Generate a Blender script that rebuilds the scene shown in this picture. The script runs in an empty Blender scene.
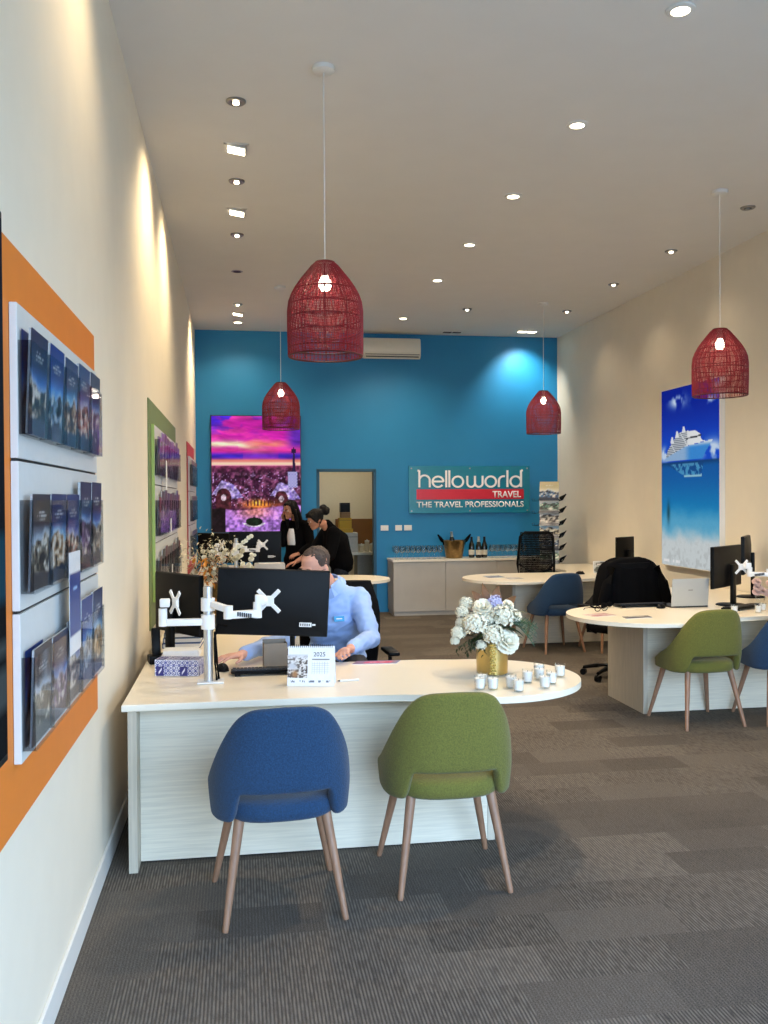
import bpy, bmesh, math, random
import numpy as np
from mathutils import Vector, Matrix, Euler

random.seed(7)
PI = math.pi
R = math.radians
scene = bpy.context.scene
COL = scene.collection
ORD = ['first', 'second', 'third', 'fourth', 'fifth', 'sixth', 'seventh', 'eighth', 'ninth', 'tenth', 'eleventh', 'twelfth']


# ------------------------------------------------------------------ helpers: objects
def tag(o, label=None, cat=None, group=None, kind=None):
    if label: o['label'] = label
    if cat: o['category'] = cat
    if group: o['group'] = group
    if kind: o['kind'] = kind
    return o


def thing(name, label, cat, loc=(0, 0, 0), rz=0.0, group=None):
    o = bpy.data.objects.new(name, None)
    COL.objects.link(o)
    o.location = loc
    o.rotation_euler = (0, 0, rz)
    o.empty_display_size = 0.1
    return tag(o, label, cat, group)


def obj(name, bm, m=None, parent=None, smooth=False, angle=40, off=None):
    if off is not None:
        bmesh.ops.translate(bm, verts=bm.verts, vec=Vector(off) * -1)
    bmesh.ops.recalc_face_normals(bm, faces=bm.faces)
    me = bpy.data.meshes.new(name)
    bm.to_mesh(me)
    bm.free()
    if smooth:
        me.polygons.foreach_set('use_smooth', [True] * len(me.polygons))
        me.set_sharp_from_angle(angle=R(angle))
    return link(name, me, m, parent)


def link(name, me, m=None, parent=None):
    o = bpy.data.objects.new(name, me)
    COL.objects.link(o)
    if m is not None:
        me.materials.clear()
        for q in (m if isinstance(m, (list, tuple)) else [m]):
            me.materials.append(q)
    if parent is not None:
        o.parent = parent
    return o


def struct(name, bm, m, smooth=False):
    return tag(obj(name, bm, m, None, smooth), kind='structure')


def kids(o):
    return [c for c in bpy.data.objects if c.parent is o]


def copy_tree(o, parent=None):
    c = o.copy()
    COL.objects.link(c)
    if parent is not None:
        c.parent = parent
    for ch in kids(o):
        copy_tree(ch, c)
    return c


def clone(o, loc, rz=None, label=None, group=None):
    c = copy_tree(o)
    c.location = loc
    if rz is not None:
        c.rotation_euler = (0, 0, rz)
    if label: c['label'] = label
    if group: c['group'] = group
    return c


# ------------------------------------------------------------------ helpers: shapes
def BM():
    return bmesh.new()


def merge(bm, t, M=None):
    if M is not None:
        bmesh.ops.transform(t, matrix=M, verts=t.verts)
    mp = {v: bm.verts.new(v.co) for v in t.verts}
    for f in t.faces:
        try:
            g = bm.faces.new([mp[v] for v in f.verts])
            g.smooth = f.smooth
            g.material_index = f.material_index
        except ValueError:
            pass
    t.free()


def box(bm, lo, hi, bev=0.0, M=None, seg=2):
    t = bmesh.new()
    bmesh.ops.create_cube(t, size=1)
    lo = Vector(lo); hi = Vector(hi)
    for v in t.verts:
        v.co = Vector([lo[i] + (v.co[i] + .5) * (hi[i] - lo[i]) for i in range(3)])
    if bev > 0:
        bmesh.ops.bevel(t, geom=list(t.edges), offset=bev, segments=seg, profile=.5, affect='EDGES')
    merge(bm, t, M)


def frame_of(d):
    d = Vector(d).normalized()
    a = Vector((0, 0, 1)) if abs(d.z) < .9 else Vector((1, 0, 0))
    x = d.cross(a).normalized()
    return x, x.cross(d).normalized(), d


def rings(bm, rs, cap=True, closed=False):
    """rs: list of lists of points, joined ring to ring."""
    V = [[bm.verts.new(p) for p in r] for r in rs]
    n = len(V[0])
    rng = range(len(V)) if closed else range(len(V) - 1)
    for i in rng:
        a, b = V[i], V[(i + 1) % len(V)]
        for k in range(n):
            bm.faces.new((a[k], a[(k + 1) % n], b[(k + 1) % n], b[k]))
    if cap and not closed:
        bm.faces.new(V[0][::-1])
        bm.faces.new(V[-1])


def cyl(bm, p0, p1, r0, r1=None, n=16, cap=True):
    r1 = r0 if r1 is None else r1
    p0 = Vector(p0); p1 = Vector(p1)
    x, y, d = frame_of(p1 - p0)
    c = [(math.cos(2 * PI * k / n), math.sin(2 * PI * k / n)) for k in range(n)]
    rings(bm, [[p + (x * a + y * b) * r for a, b in c] for p, r in ((p0, r0), (p1, r1))], cap)


def tube(bm, pts, r, n=8, cap=True, closed=False):
    pts = [Vector(p) for p in pts]
    rr = r if isinstance(r, (list, tuple)) else [r] * len(pts)
    out = []
    x = None
    N = len(pts)
    for i, p in enumerate(pts):
        if closed:
            d = pts[(i + 1) % N] - pts[i - 1]
        else:
            d = pts[min(i + 1, N - 1)] - pts[max(i - 1, 0)]
        d.normalize()
        if x is None:
            x, y, _ = frame_of(d)
        else:
            x = (x - d * x.dot(d)).normalized()
            y = d.cross(x)
        out.append([p + (x * math.cos(2 * PI * k / n) + y * math.sin(2 * PI * k / n)) * rr[i] for k in range(n)])
    rings(bm, out, cap, closed)


def lathe(bm, prof, n=24, c=(0, 0, 0), cap=False):
    """prof: (r, z) pairs bottom to top"""
    c = Vector(c)
    rings(bm, [[c + Vector((max(r, 1e-4) * math.cos(2 * PI * k / n), max(r, 1e-4) * math.sin(2 * PI * k / n), z)) for k in range(n)] for r, z in prof], cap)


def ell(bm, c, r, n=16, m=10, M=None):
    t = bmesh.new()
    bmesh.ops.create_uvsphere(t, u_segments=n, v_segments=m, radius=1)
    r = (r, r, r) if isinstance(r, (int, float)) else r
    X = Matrix.Translation(Vector(c)) @ (M if M is not None else Matrix.Identity(4)) @ Matrix.Diagonal((*r, 1))
    merge(bm, t, X)


def prism(bm, poly, z0, z1, bev=0.0):
    t = bmesh.new()
    a = [t.verts.new((x, y, z0)) for x, y in poly]
    b = [t.verts.new((x, y, z1)) for x, y in poly]
    n = len(poly)
    t.faces.new(a[::-1]); t.faces.new(b)
    for k in range(n):
        t.faces.new((a[k], a[(k + 1) % n], b[(k + 1) % n], b[k]))
    if bev:
        ed = [e for e in t.edges if abs(e.verts[0].co.z - e.verts[1].co.z) < 1e-6]
        bmesh.ops.bevel(t, geom=ed, offset=bev, segments=2, profile=.5, affect='EDGES')
    merge(bm, t)


def arc(cx, cy, r, a0, a1, n):
    return [(cx + r * math.cos(R(a0 + (a1 - a0) * k / n)), cy + r * math.sin(R(a0 + (a1 - a0) * k / n))) for k in range(n + 1)]


def quad(bm, pts):
    bm.faces.new([bm.verts.new(p) for p in pts])


def baked(name, bm, voxel, smooth_it=4, m=None, parent=None, off=None, solid=True):
    """closed shapes that overlap -> one continuous skin"""
    if off is not None:
        bmesh.ops.translate(bm, verts=bm.verts, vec=Vector(off) * -1)
    bmesh.ops.recalc_face_normals(bm, faces=bm.faces)
    me = bpy.data.meshes.new(name + '_raw')
    bm.to_mesh(me); bm.free()
    o = bpy.data.objects.new(name + '_raw', me)
    COL.objects.link(o)
    md = o.modifiers.new('r', 'REMESH'); md.mode = 'VOXEL'; md.voxel_size = voxel
    if smooth_it:
        s = o.modifiers.new('s', 'SMOOTH'); s.factor = .5; s.iterations = smooth_it
    dg = bpy.context.evaluated_depsgraph_get()
    dg.update()
    res = bpy.data.meshes.new_from_object(o.evaluated_get(dg), depsgraph=dg)
    bpy.data.objects.remove(o)
    bpy.data.meshes.remove(me)
    res.name = name
    res.polygons.foreach_set('use_smooth', [True] * len(res.polygons))
    return link(name, res, m, parent)


def text_mesh(s, height=None, width=None, extrude=.002, bold=0.0, spacing=1.0):
    cu = bpy.data.curves.new('t', 'FONT')
    cu.body = s; cu.size = 1; cu.extrude = 0.0; cu.offset = bold; cu.space_character = spacing
    o = bpy.data.objects.new('t', cu)
    COL.objects.link(o)
    dg = bpy.context.evaluated_depsgraph_get(); dg.update()
    me = bpy.data.meshes.new_from_object(o.evaluated_get(dg), depsgraph=dg)
    bpy.data.objects.remove(o); bpy.data.curves.remove(cu)
    bm = BM(); bm.from_mesh(me); bpy.data.meshes.remove(me)
    xs = [v.co.x for v in bm.verts]; ys = [v.co.y for v in bm.verts]
    w, h = max(xs) - min(xs), max(ys) - min(ys)
    sx = (width / w) if width else height / h
    sy = (height / h) if height else sx
    x0, y0 = min(xs), min(ys)
    for v in bm.verts:
        v.co = Vector(((v.co.x - x0) * sx, (v.co.y - y0) * sy, 0))
    g = bmesh.ops.extrude_face_region(bm, geom=list(bm.faces))
    bmesh.ops.translate(bm, verts=[e for e in g['geom'] if isinstance(e, bmesh.types.BMVert)], vec=(0, 0, extrude))
    return bm


# ------------------------------------------------------------------ helpers: materials
def lin(c):
    return tuple(((v / 255) / 12.92 if v / 255 <= .04045 else ((v / 255 + .055) / 1.055) ** 2.4) for v in c)


def new_mat(name):
    m = bpy.data.materials.new(name)
    m.use_nodes = True
    nt = m.node_tree
    return m, nt, nt.nodes['Principled BSDF']


def N(nt, t, **kw):
    n = nt.nodes.new(t)
    for k, v in kw.items():
        if k.startswith('i_'):
            n.inputs[k[2:].replace('_', ' ')].default_value = v
        else:
            setattr(n, k, v)
    return n


def mat(name, rgb, rough=.5, metal=0.0, var=.06, scale=30.0, stretch=(1, 1, 1), bump=0.0, bscale=None, spec=.5, sheen=0.0, emit=None, emit_s=0.0, coat=0.0):
    """principled surface whose colour varies a little with a noise texture"""
    m, nt, b = new_mat(name)
    c = lin(rgb)
    b.inputs['Roughness'].default_value = rough
    b.inputs['Metallic'].default_value = metal
    b.inputs['Specular IOR Level'].default_value = spec
    if sheen:
        b.inputs['Sheen Weight'].default_value = sheen
    if coat:
        b.inputs['Coat Weight'].default_value = coat
    tc = N(nt, 'ShaderNodeTexCoord')
    mp = N(nt, 'ShaderNodeMapping'); mp.inputs['Scale'].default_value = stretch
    nt.links.new(tc.outputs['Object'], mp.inputs['Vector'])
    nz = N(nt, 'ShaderNodeTexNoise'); nz.inputs['Scale'].default_value = scale; nz.inputs['Detail'].default_value = 4
    nt.links.new(mp.outputs['Vector'], nz.inputs['Vector'])
    cr = N(nt, 'ShaderNodeValToRGB')
    cr.color_ramp.elements[0].position = .3; cr.color_ramp.elements[1].position = .7
    cr.color_ramp.elements[0].color = (*[max(0, v * (1 - var)) for v in c], 1)
    cr.color_ramp.elements[1].color = (*[min(1, v * (1 + var)) for v in c], 1)
    nt.links.new(nz.outputs['Fac'], cr.inputs['Fac'])
    nt.links.new(cr.outputs['Color'], b.inputs['Base Color'])
    if bump:
        bp = N(nt, 'ShaderNodeBump'); bp.inputs['Strength'].default_value = bump; bp.inputs['Distance'].default_value = .01
        if bscale:
            n2 = N(nt, 'ShaderNodeTexNoise'); n2.inputs['Scale'].default_value = bscale; n2.inputs['Detail'].default_value = 3
            nt.links.new(mp.outputs['Vector'], n2.inputs['Vector'])
            nt.links.new(n2.outputs['Fac'], bp.inputs['Height'])
        else:
            nt.links.new(nz.outputs['Fac'], bp.inputs['Height'])
        nt.links.new(bp.outputs['Normal'], b.inputs['Normal'])
    if emit is not None:
        b.inputs['Emission Color'].default_value = (*lin(emit), 1)
        b.inputs['Emission Strength'].default_value = emit_s
    return m


def clear_mat(name, tint=(1, 1, 1), refl=.12, rough=.03):
    """thin clear acrylic or glass: see-through with a mirror sheen that grows at grazing angles"""
    m = bpy.data.materials.new(name); m.use_nodes = True
    nt = m.node_tree
    nt.nodes.remove(nt.nodes['Principled BSDF'])
    out = nt.nodes['Material Output']
    tr = N(nt, 'ShaderNodeBsdfTransparent'); tr.inputs['Color'].default_value = (*tint, 1)
    gl = N(nt, 'ShaderNodeBsdfGlossy'); gl.inputs['Roughness'].default_value = rough
    lw = N(nt, 'ShaderNodeLayerWeight'); lw.inputs['Blend'].default_value = .25
    ma = N(nt, 'ShaderNodeMath', operation='MULTIPLY_ADD'); ma.inputs[1].default_value = refl; ma.inputs[2].default_value = .01
    nt.links.new(lw.outputs['Fresnel'], ma.inputs[0])
    mx = N(nt, 'ShaderNodeMixShader')
    nt.links.new(ma.outputs[0], mx.inputs[0]); nt.links.new(tr.outputs[0], mx.inputs[1]); nt.links.new(gl.outputs[0], mx.inputs[2])
    nt.links.new(mx.outputs[0], out.inputs['Surface'])
    return m


def glow_mat(name, rgb, s):
    m = bpy.data.materials.new(name); m.use_nodes = True
    nt = m.node_tree
    nt.nodes.remove(nt.nodes['Principled BSDF'])
    e = N(nt, 'ShaderNodeEmission'); e.inputs['Color'].default_value = (*lin(rgb), 1); e.inputs['Strength'].default_value = s
    nt.links.new(e.outputs[0], nt.nodes['Material Output'].inputs['Surface'])
    return m


def print_mat(name, emit=0.0, rough=.35):
    """a printed sheet: the print's colours sit in the sheet's colour attribute; a little paper grain on top"""
    m, nt, b = new_mat(name)
    at = N(nt, 'ShaderNodeAttribute', attribute_name='print')
    nz = N(nt, 'ShaderNodeTexNoise'); nz.inputs['Scale'].default_value = 60
    tc = N(nt, 'ShaderNodeTexCoord'); nt.links.new(tc.outputs['Object'], nz.inputs['Vector'])
    mr = N(nt, 'ShaderNodeMapRange'); mr.inputs['To Min'].default_value = .92; mr.inputs['To Max'].default_value = 1.08
    nt.links.new(nz.outputs['Fac'], mr.inputs['Value'])
    mx = N(nt, 'ShaderNodeVectorMath', operation='SCALE')
    nt.links.new(at.outputs['Color'], mx.inputs[0]); nt.links.new(mr.outputs[0], mx.inputs['Scale'])
    b.inputs['Roughness'].default_value = rough
    if emit:
        b.inputs['Base Color'].default_value = (.01, .01, .01, 1); b.inputs['Specular IOR Level'].default_value = .0
        nt.links.new(mx.outputs[0], b.inputs['Emission Color'])
        b.inputs['Emission Strength'].default_value = emit
    else:
        nt.links.new(mx.outputs[0], b.inputs['Base Color'])
    return m


# ------------------------------------------------------------------ helpers: printed pictures
def vnoise(U, V, sx, sy, seed):
    rs = np.random.RandomState(seed)
    G = rs.rand(int(sy) + 3, int(sx) + 3)
    x = U * sx; y = V * sy
    i = np.floor(x).astype(int); j = np.floor(y).astype(int)
    fx = x - i; fy = y - j
    fx = fx * fx * (3 - 2 * fx); fy = fy * fy * (3 - 2 * fy)
    i = np.clip(i, 0, int(sx) + 1); j = np.clip(j, 0, int(sy) + 1)
    return (G[j, i] * (1 - fx) + G[j, i + 1] * fx) * (1 - fy) + (G[j + 1, i] * (1 - fx) + G[j + 1, i + 1] * fx) * fy


def fbm(U, V, sx, sy, seed, o=3):
    t = 0; a = .5; s = 0
    for k in range(o):
        t = t + a * vnoise(U, V, sx * 2 ** k, sy * 2 ** k, seed + k); s += a; a *= .5
    return t / s


def mixc(c, d, t):
    t = np.clip(t, 0, 1)[..., None]
    return np.asarray(c, float) * (1 - t) + np.asarray(d, float) * t


def sstep(a, b, x):
    t = np.clip((x - a) / (b - a), 0, 1)
    return t * t * (3 - 2 * t)


def in_poly(U, V, poly):
    ins = np.zeros(U.shape, bool)
    n = len(poly)
    for k in range(n):
        x0, y0 = poly[k]; x1, y1 = poly[(k + 1) % n]
        c = ((y0 > V) != (y1 > V)) & (U < (x1 - x0) * (V - y0) / ((y1 - y0) if y1 != y0 else 1e-9) + x0)
        ins ^= c
    return ins


def picture(name, origin, ux, vx, nx, ny, fn, m, parent=None):
    """a flat printed sheet: origin + u*ux + v*vx; fn(U,V) gives sRGB 0..255"""
    o = np.array(origin, float); ux = np.array(ux, float); vx = np.array(vx, float)
    u, v = np.meshgrid(np.linspace(0, 1, nx + 1), np.linspace(0, 1, ny + 1))
    P = o + u[..., None] * ux + v[..., None] * vx
    C = np.clip(fn(u, v), 0, 255) / 255
    C = np.where(C <= .04045, C / 12.92, ((C + .055) / 1.055) ** 2.4)
    idx = np.arange((nx + 1) * (ny + 1)).reshape(ny + 1, nx + 1)
    F = np.stack([idx[:-1, :-1], idx[:-1, 1:], idx[1:, 1:], idx[1:, :-1]], -1).reshape(-1, 4)
    me = bpy.data.meshes.new(name)
    me.from_pydata(P.reshape(-1, 3).tolist(), [], F.tolist())
    a = me.color_attributes.new('print', 'FLOAT_COLOR', 'POINT')
    a.data.foreach_set('color', np.concatenate([C.reshape(-1, 3), np.ones((C.size // 3, 1))], 1).astype(np.float32).ravel())
    return link(name, me, m, parent)
# ------------------------------------------------------------------ camera
H = 1.66
F_PX = 915.0
yaw, pit, rol = R(8.98), R(-.788), R(-.356)
fw = Vector((math.sin(yaw) * math.cos(pit), math.cos(yaw) * math.cos(pit), math.sin(pit)))
ri = Vector((math.cos(yaw), -math.sin(yaw), 0)); up = ri.cross(fw)
ri, up = ri * math.cos(rol) + up * math.sin(rol), up * math.cos(rol) - ri * math.sin(rol)
cam = bpy.data.cameras.new('camera')
cam.sensor_fit = 'VERTICAL'; cam.sensor_height = 24.0; cam.lens = 24.0 * F_PX / 1024
cam.clip_start = .05; cam.clip_end = 200
co = bpy.data.objects.new('camera', cam); COL.objects.link(co)
mw = Matrix((ri, up, -fw)).transposed().to_4x4(); mw.translation = (0, 0, H)
co.matrix_world = mw
scene.camera = co

# ------------------------------------------------------------------ materials
m_wall = mat('cream_paint', (232, 223, 203), .75, var=.015, scale=6, bump=.02, bscale=220)
m_ceil = mat('ceiling_paint', (232, 229, 222), .85, var=.012, scale=4)
m_blue = mat('blue_paint', (18, 124, 178), .5, var=.02, scale=5, bump=.02, bscale=220)
m_white = mat('white_laminate', (246, 236, 214), .28, var=.012, scale=14, stretch=(1, 6, 1))
m_wood = mat('pale_ash_laminate', (228, 219, 197), .45, var=.09, scale=5, stretch=(.9, 5, 26), bump=.02)
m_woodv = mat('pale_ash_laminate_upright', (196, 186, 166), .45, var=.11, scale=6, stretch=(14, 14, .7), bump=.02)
m_skirt = mat('white_gloss_paint', (232, 230, 222), .35, var=.01)
m_orange = mat('orange_paint', (224, 126, 38), .6, var=.02, scale=8)
m_green = mat('green_paint', (112, 130, 84), .6, var=.03, scale=8)
m_lime = mat('lime_edge', (166, 188, 100), .5, var=.02)
m_red = mat('red_paint', (190, 62, 60), .6, var=.03, scale=8)
m_slat = mat('white_slat_panel', (214, 216, 213), .4, var=.015)
m_groove = mat('aluminium_groove', (52, 54, 56), .5, metal=.6, var=.05)
m_black = mat('black_plastic', (7, 8, 10), .45, var=.1, scale=40, spec=.14)
m_blackg = mat('black_gloss_plastic', (9, 9, 11), .15, var=.05)
m_blackm = mat('black_mesh_fabric', (8, 8, 10), .85, var=.2, scale=200, spec=.15)
m_dark = mat('dark_grey_plastic', (44, 45, 47), .5, var=.06)
m_cloth_black = mat('black_cloth', (6, 6, 8), .95, var=.2, scale=25, spec=.1)
m_silver = mat('brushed_aluminium', (196, 198, 200), .35, metal=.85, var=.03)
m_armw = mat('white_arm_plastic', (236, 236, 234), .35, var=.01)
m_steel = mat('nickel_metal', (150, 150, 150), .3, metal=.9, var=.04)
m_leg = mat('walnut_leg', (150, 112, 86), .45, var=.18, scale=9, stretch=(8, 8, .8))
m_fblue = mat('blue_wool', (25, 58, 90), .95, var=.3, scale=170, bump=.25, sheen=.12)
m_fgreen = mat('olive_wool', (104, 102, 40), .95, var=.26, scale=170, bump=.25, sheen=.12)
m_acryl = clear_mat('clear_acrylic', (.96, .97, .98), .16)
m_acryle = clear_mat('acrylic_ends', (.66, .68, .70), .3)
m_glass = clear_mat('clear_glass', (.98, .99, .99), .3)
m_wglass = clear_mat('wine_glass_crystal', (.985, .99, .99), .6, .08)
m_pages = mat('page_edges', (176, 178, 180), .8, var=.15, scale=300)
m_paper = mat('white_paper', (236, 236, 234), .7, var=.02)
m_print = print_mat('printed_paper', rough=.3)
m_card = mat('cardboard', (176, 134, 92), .8, var=.06)
m_gold = mat('gold_mirror', (188, 164, 104), .28, metal=1.0, var=.08, scale=12)
m_brass = mat('hammered_brass', (140, 118, 82), .3, metal=1.0, var=.2, scale=30, bump=.25)
m_wax = mat('white_wax', (246, 243, 238), .5, var=.01)
m_leafd = mat('dark_leaf', (30, 50, 24), .5, var=.35, scale=14)
m_leafb = mat('bronze_leaf', (116, 78, 46), .5, var=.3, scale=14)
m_fern = mat('fern_leaf', (48, 80, 40), .5, var=.3, scale=14)
m_petal = mat('white_petal', (232, 227, 204), .7, var=.05, scale=40)
m_petalc = mat('cream_petal', (206, 196, 164), .7, var=.12, scale=40)
m_petall = mat('lavender_petal', (196, 194, 228), .7, var=.06, scale=40)
m_amber = mat('amber_leaf', (204, 132, 40), .45, var=.3, scale=14)
m_pend = mat('crimson_rattan', (128, 5, 30), .55, var=.2, scale=40)
m_pendd = mat('dark_crimson_cane', (70, 3, 16), .5, var=.2, scale=40)
m_cord = mat('white_cord', (228, 226, 220), .6, var=.01)
m_bulb = glow_mat('warm_bulb', (255, 244, 224), 14)
m_led = glow_mat('warm_led', (255, 236, 200), 16)
m_skin = mat('fair_skin', (216, 160, 138), .55, var=.06, scale=16)
m_skin2 = mat('tan_skin', (176, 122, 96), .55, var=.06, scale=16)
m_hair = mat('grey_brown_hair', (70, 58, 52), .7, var=.4, scale=60, stretch=(1, 1, .25), bump=.4)
m_hairb = mat('black_hair', (9, 7, 7), .6, spec=.2, var=.4, scale=60, stretch=(1, 1, .25), bump=.3)
m_shirt = mat('light_blue_shirt', (160, 190, 240), .8, var=.05, scale=8)
m_trous = mat('charcoal_trousers', (34, 36, 42), .9, var=.1)
m_badge = mat('blue_badge', (20, 148, 206), .4, var=.02)
m_wine = mat('dark_bottle_glass', (12, 20, 14), .12, var=.1, coat=.5)
m_eye = mat('eye_white', (226, 222, 216), .3, var=.01)


def mth(nt, op, a, b=None, c=None):
    n = nt.nodes.new('ShaderNodeMath'); n.operation = op
    for i, v in enumerate((a, b, c)):
        if v is None: continue
        if isinstance(v, (int, float)): n.inputs[i].default_value = v
        else: nt.links.new(v, n.inputs[i])
    return n.outputs[0]


def carpet():
    m, nt, b = new_mat('carpet_planks')
    tc = N(nt, 'ShaderNodeTexCoord')
    sp = N(nt, 'ShaderNodeSeparateXYZ'); nt.links.new(tc.outputs['Object'], sp.inputs[0])
    X, Y = sp.outputs['X'], sp.outputs['Y']
    iy = mth(nt, 'FLOOR', mth(nt, 'DIVIDE', Y, .25))
    ix = mth(nt, 'FLOOR', mth(nt, 'DIVIDE', mth(nt, 'ADD', X, mth(nt, 'MULTIPLY', iy, .37)), .5))
    cb = N(nt, 'ShaderNodeCombineXYZ'); nt.links.new(ix, cb.inputs[0]); nt.links.new(iy, cb.inputs[1])
    wn = N(nt, 'ShaderNodeTexWhiteNoise', noise_dimensions='3D'); nt.links.new(cb.outputs[0], wn.inputs['Vector'])
    sc = N(nt, 'ShaderNodeSeparateColor'); nt.links.new(wn.outputs['Color'], sc.inputs[0])
    # ribbed pile running away from the door
    mp = N(nt, 'ShaderNodeMapping'); mp.inputs['Scale'].default_value = (70, 16.0, 1)
    nt.links.new(tc.outputs['Object'], mp.inputs['Vector'])
    rib = N(nt, 'ShaderNodeTexNoise'); rib.inputs['Scale'].default_value = 1.0; rib.inputs['Detail'].default_value = 2
    nt.links.new(mp.outputs['Vector'], rib.inputs['Vector'])
    stripe = mth(nt, 'MULTIPLY_ADD', mth(nt, 'SINE', mth(nt, 'MULTIPLY', X, 2 * PI / .0125)), .5, .5)
    ribm = mth(nt, 'MULTIPLY', stripe, mth(nt, 'MULTIPLY_ADD', rib.outputs['Fac'], 2.6, -.45))
    ribr = N(nt, 'ShaderNodeMapRange'); ribr.inputs['From Min'].default_value = .0; ribr.inputs['From Max'].default_value = .95
    nt.links.new(ribm, ribr.inputs['Value'])
    fine = N(nt, 'ShaderNodeTexNoise'); fine.inputs['Scale'].default_value = 190; fine.inputs['Detail'].default_value = 2
    nt.links.new(tc.outputs['Object'], fine.inputs['Vector'])
    finr = N(nt, 'ShaderNodeMapRange'); finr.inputs['From Min'].default_value = .3; finr.inputs['From Max'].default_value = .7
    nt.links.new(fine.outputs['Fac'], finr.inputs['Value'])
    kk = mth(nt, 'GREATER_THAN', sc.outputs['Red'], .45)
    pat = mth(nt, 'ADD', mth(nt, 'MULTIPLY', ribr.outputs[0], mth(nt, 'MULTIPLY_ADD', kk, .55, .25)),
              mth(nt, 'MULTIPLY', finr.outputs[0], mth(nt, 'MULTIPLY_ADD', kk, -.4, .65)))
    v = mth(nt, 'MULTIPLY_ADD', mth(nt, 'SUBTRACT', sc.outputs['Green'], .5), .20, mth(nt, 'MULTIPLY_ADD', pat, .75, .12))
    big = N(nt, 'ShaderNodeTexNoise'); big.inputs['Scale'].default_value = 1.3
    nt.links.new(tc.outputs['Object'], big.inputs['Vector'])
    v = mth(nt, 'ADD', v, mth(nt, 'MULTIPLY', mth(nt, 'SUBTRACT', big.outputs['Fac'], .5), .25))
    cr = N(nt, 'ShaderNodeValToRGB'); e = cr.color_ramp.elements
    e[0].position = 0; e[0].color = (*lin((48, 44, 41)), 1); e[1].position = 1; e[1].color = (*lin((130, 121, 110)), 1)
    nt.links.new(v, cr.inputs['Fac'])
    nt.links.new(cr.outputs['Color'], b.inputs['Base Color'])
    b.inputs['Roughness'].default_value = .95; b.inputs['Specular IOR Level'].default_value = .1
    bp = N(nt, 'ShaderNodeBump'); bp.inputs['Strength'].default_value = .3; bp.inputs['Distance'].default_value = .005
    nt.links.new(pat, bp.inputs['Height']); nt.links.new(bp.outputs['Normal'], b.inputs['Normal'])
    return m


m_carpet = carpet()
m_pave = mat('street_paving', (150, 148, 144), .8, var=.1, scale=3)

# ------------------------------------------------------------------ the room
XL, XR, YF, YB, ZC = -.607, 4.77, -.5, 13.3, 4.09
DX0, DX1, DZ = 1.141, 1.957, 2.08      # doorway to the store room
b = BM(); box(b, (XL - .15, YF, -.1), (XR + .15, YB + .12, 0)); struct('floor', b, m_carpet)
b = BM(); box(b, (XL - .15, YF, ZC), (XR + .15, YB + .12, ZC + .12)); struct('ceiling', b, m_ceil)
b = BM(); box(b, (XL - .15, YF, 0), (XL, YB + .12, ZC)); struct('wall_left', b, m_wall)
b = BM(); box(b, (XR, YF, 0), (XR + .15, YB + .12, ZC)); struct('wall_right', b, m_wall)
b = BM()
box(b, (XL, YB, 0), (DX0, YB + .12, ZC)); box(b, (DX1, YB, 0), (XR, YB + .12, ZC)); box(b, (DX0, YB, DZ), (DX1, YB + .12, ZC))
struct('wall_back', b, m_blue)
b = BM(); box(b, (XL - .15, YF - .15, 3.3), (XR + .15, YF, ZC + .12)); struct('wall_front', b, m_wall)
b = BM(); box(b, (XL - .15, YF - .15, 0), (XL + .62, YF, 3.3)); struct('wall_front_daylight_block', b, m_wall)  # unseen block added to keep raking daylight off the near left wall
b = BM(); box(b, (-30, -40, -.14), (35, YF, -.02)); struct('ground_street', b, m_pave)
b = BM(); box(b, (XL, YF, 0), (XL + .013, YB, .105), .003); struct('baseboard_left', b, m_skirt)
b = BM(); box(b, (XR - .013, YF, 0), (XR, YB, .105), .003); struct('baseboard_right', b, m_skirt)
# door lining
m_lining = mat('dark_blue_lining', (22, 78, 106), .5, var=.03)
b = BM()
box(b, (DX0 - .03, YB - .012, 0), (DX0 + .012, YB + .13, DZ + .012), .002)
box(b, (DX1 - .012, YB - .012, 0), (DX1 + .03, YB + .13, DZ + .012), .002)
box(b, (DX0 - .03, YB - .012, DZ - .012), (DX1 + .03, YB + .13, DZ + .03), .002)
struct('door_1', b, m_lining)
# store room behind the doorway
m_store = mat('store_room_paint', (222, 212, 186), .8, var=.02)
m_storeb = mat('brown_splashback', (128, 84, 34), .6, var=.1, scale=6)
b = BM(); box(b, (.2, YB + .12, -.1), (3.4, 15.7, 0)); struct('floor_storeroom', b, m_carpet)
b = BM(); box(b, (.2, YB + .12, 2.7), (3.4, 15.7, 2.8)); struct('ceiling_storeroom', b, m_ceil)
b = BM(); box(b, (.2, 15.6, 0), (3.4, 15.7, 2.7)); struct('wall_storeroom_back', b, m_store)
b = BM(); box(b, (.1, YB + .12, 0), (.2, 15.7, 2.7)); struct('wall_storeroom_left', b, m_store)
b = BM(); box(b, (3.4, YB + .12, 0), (3.5, 15.7, 2.7)); struct('wall_storeroom_right', b, m_store)
b = BM(); box(b, (1.62, 15.57, .9), (3.4, 15.6, 1.33)); struct('trim_splashback', b, m_storeb)

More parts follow.
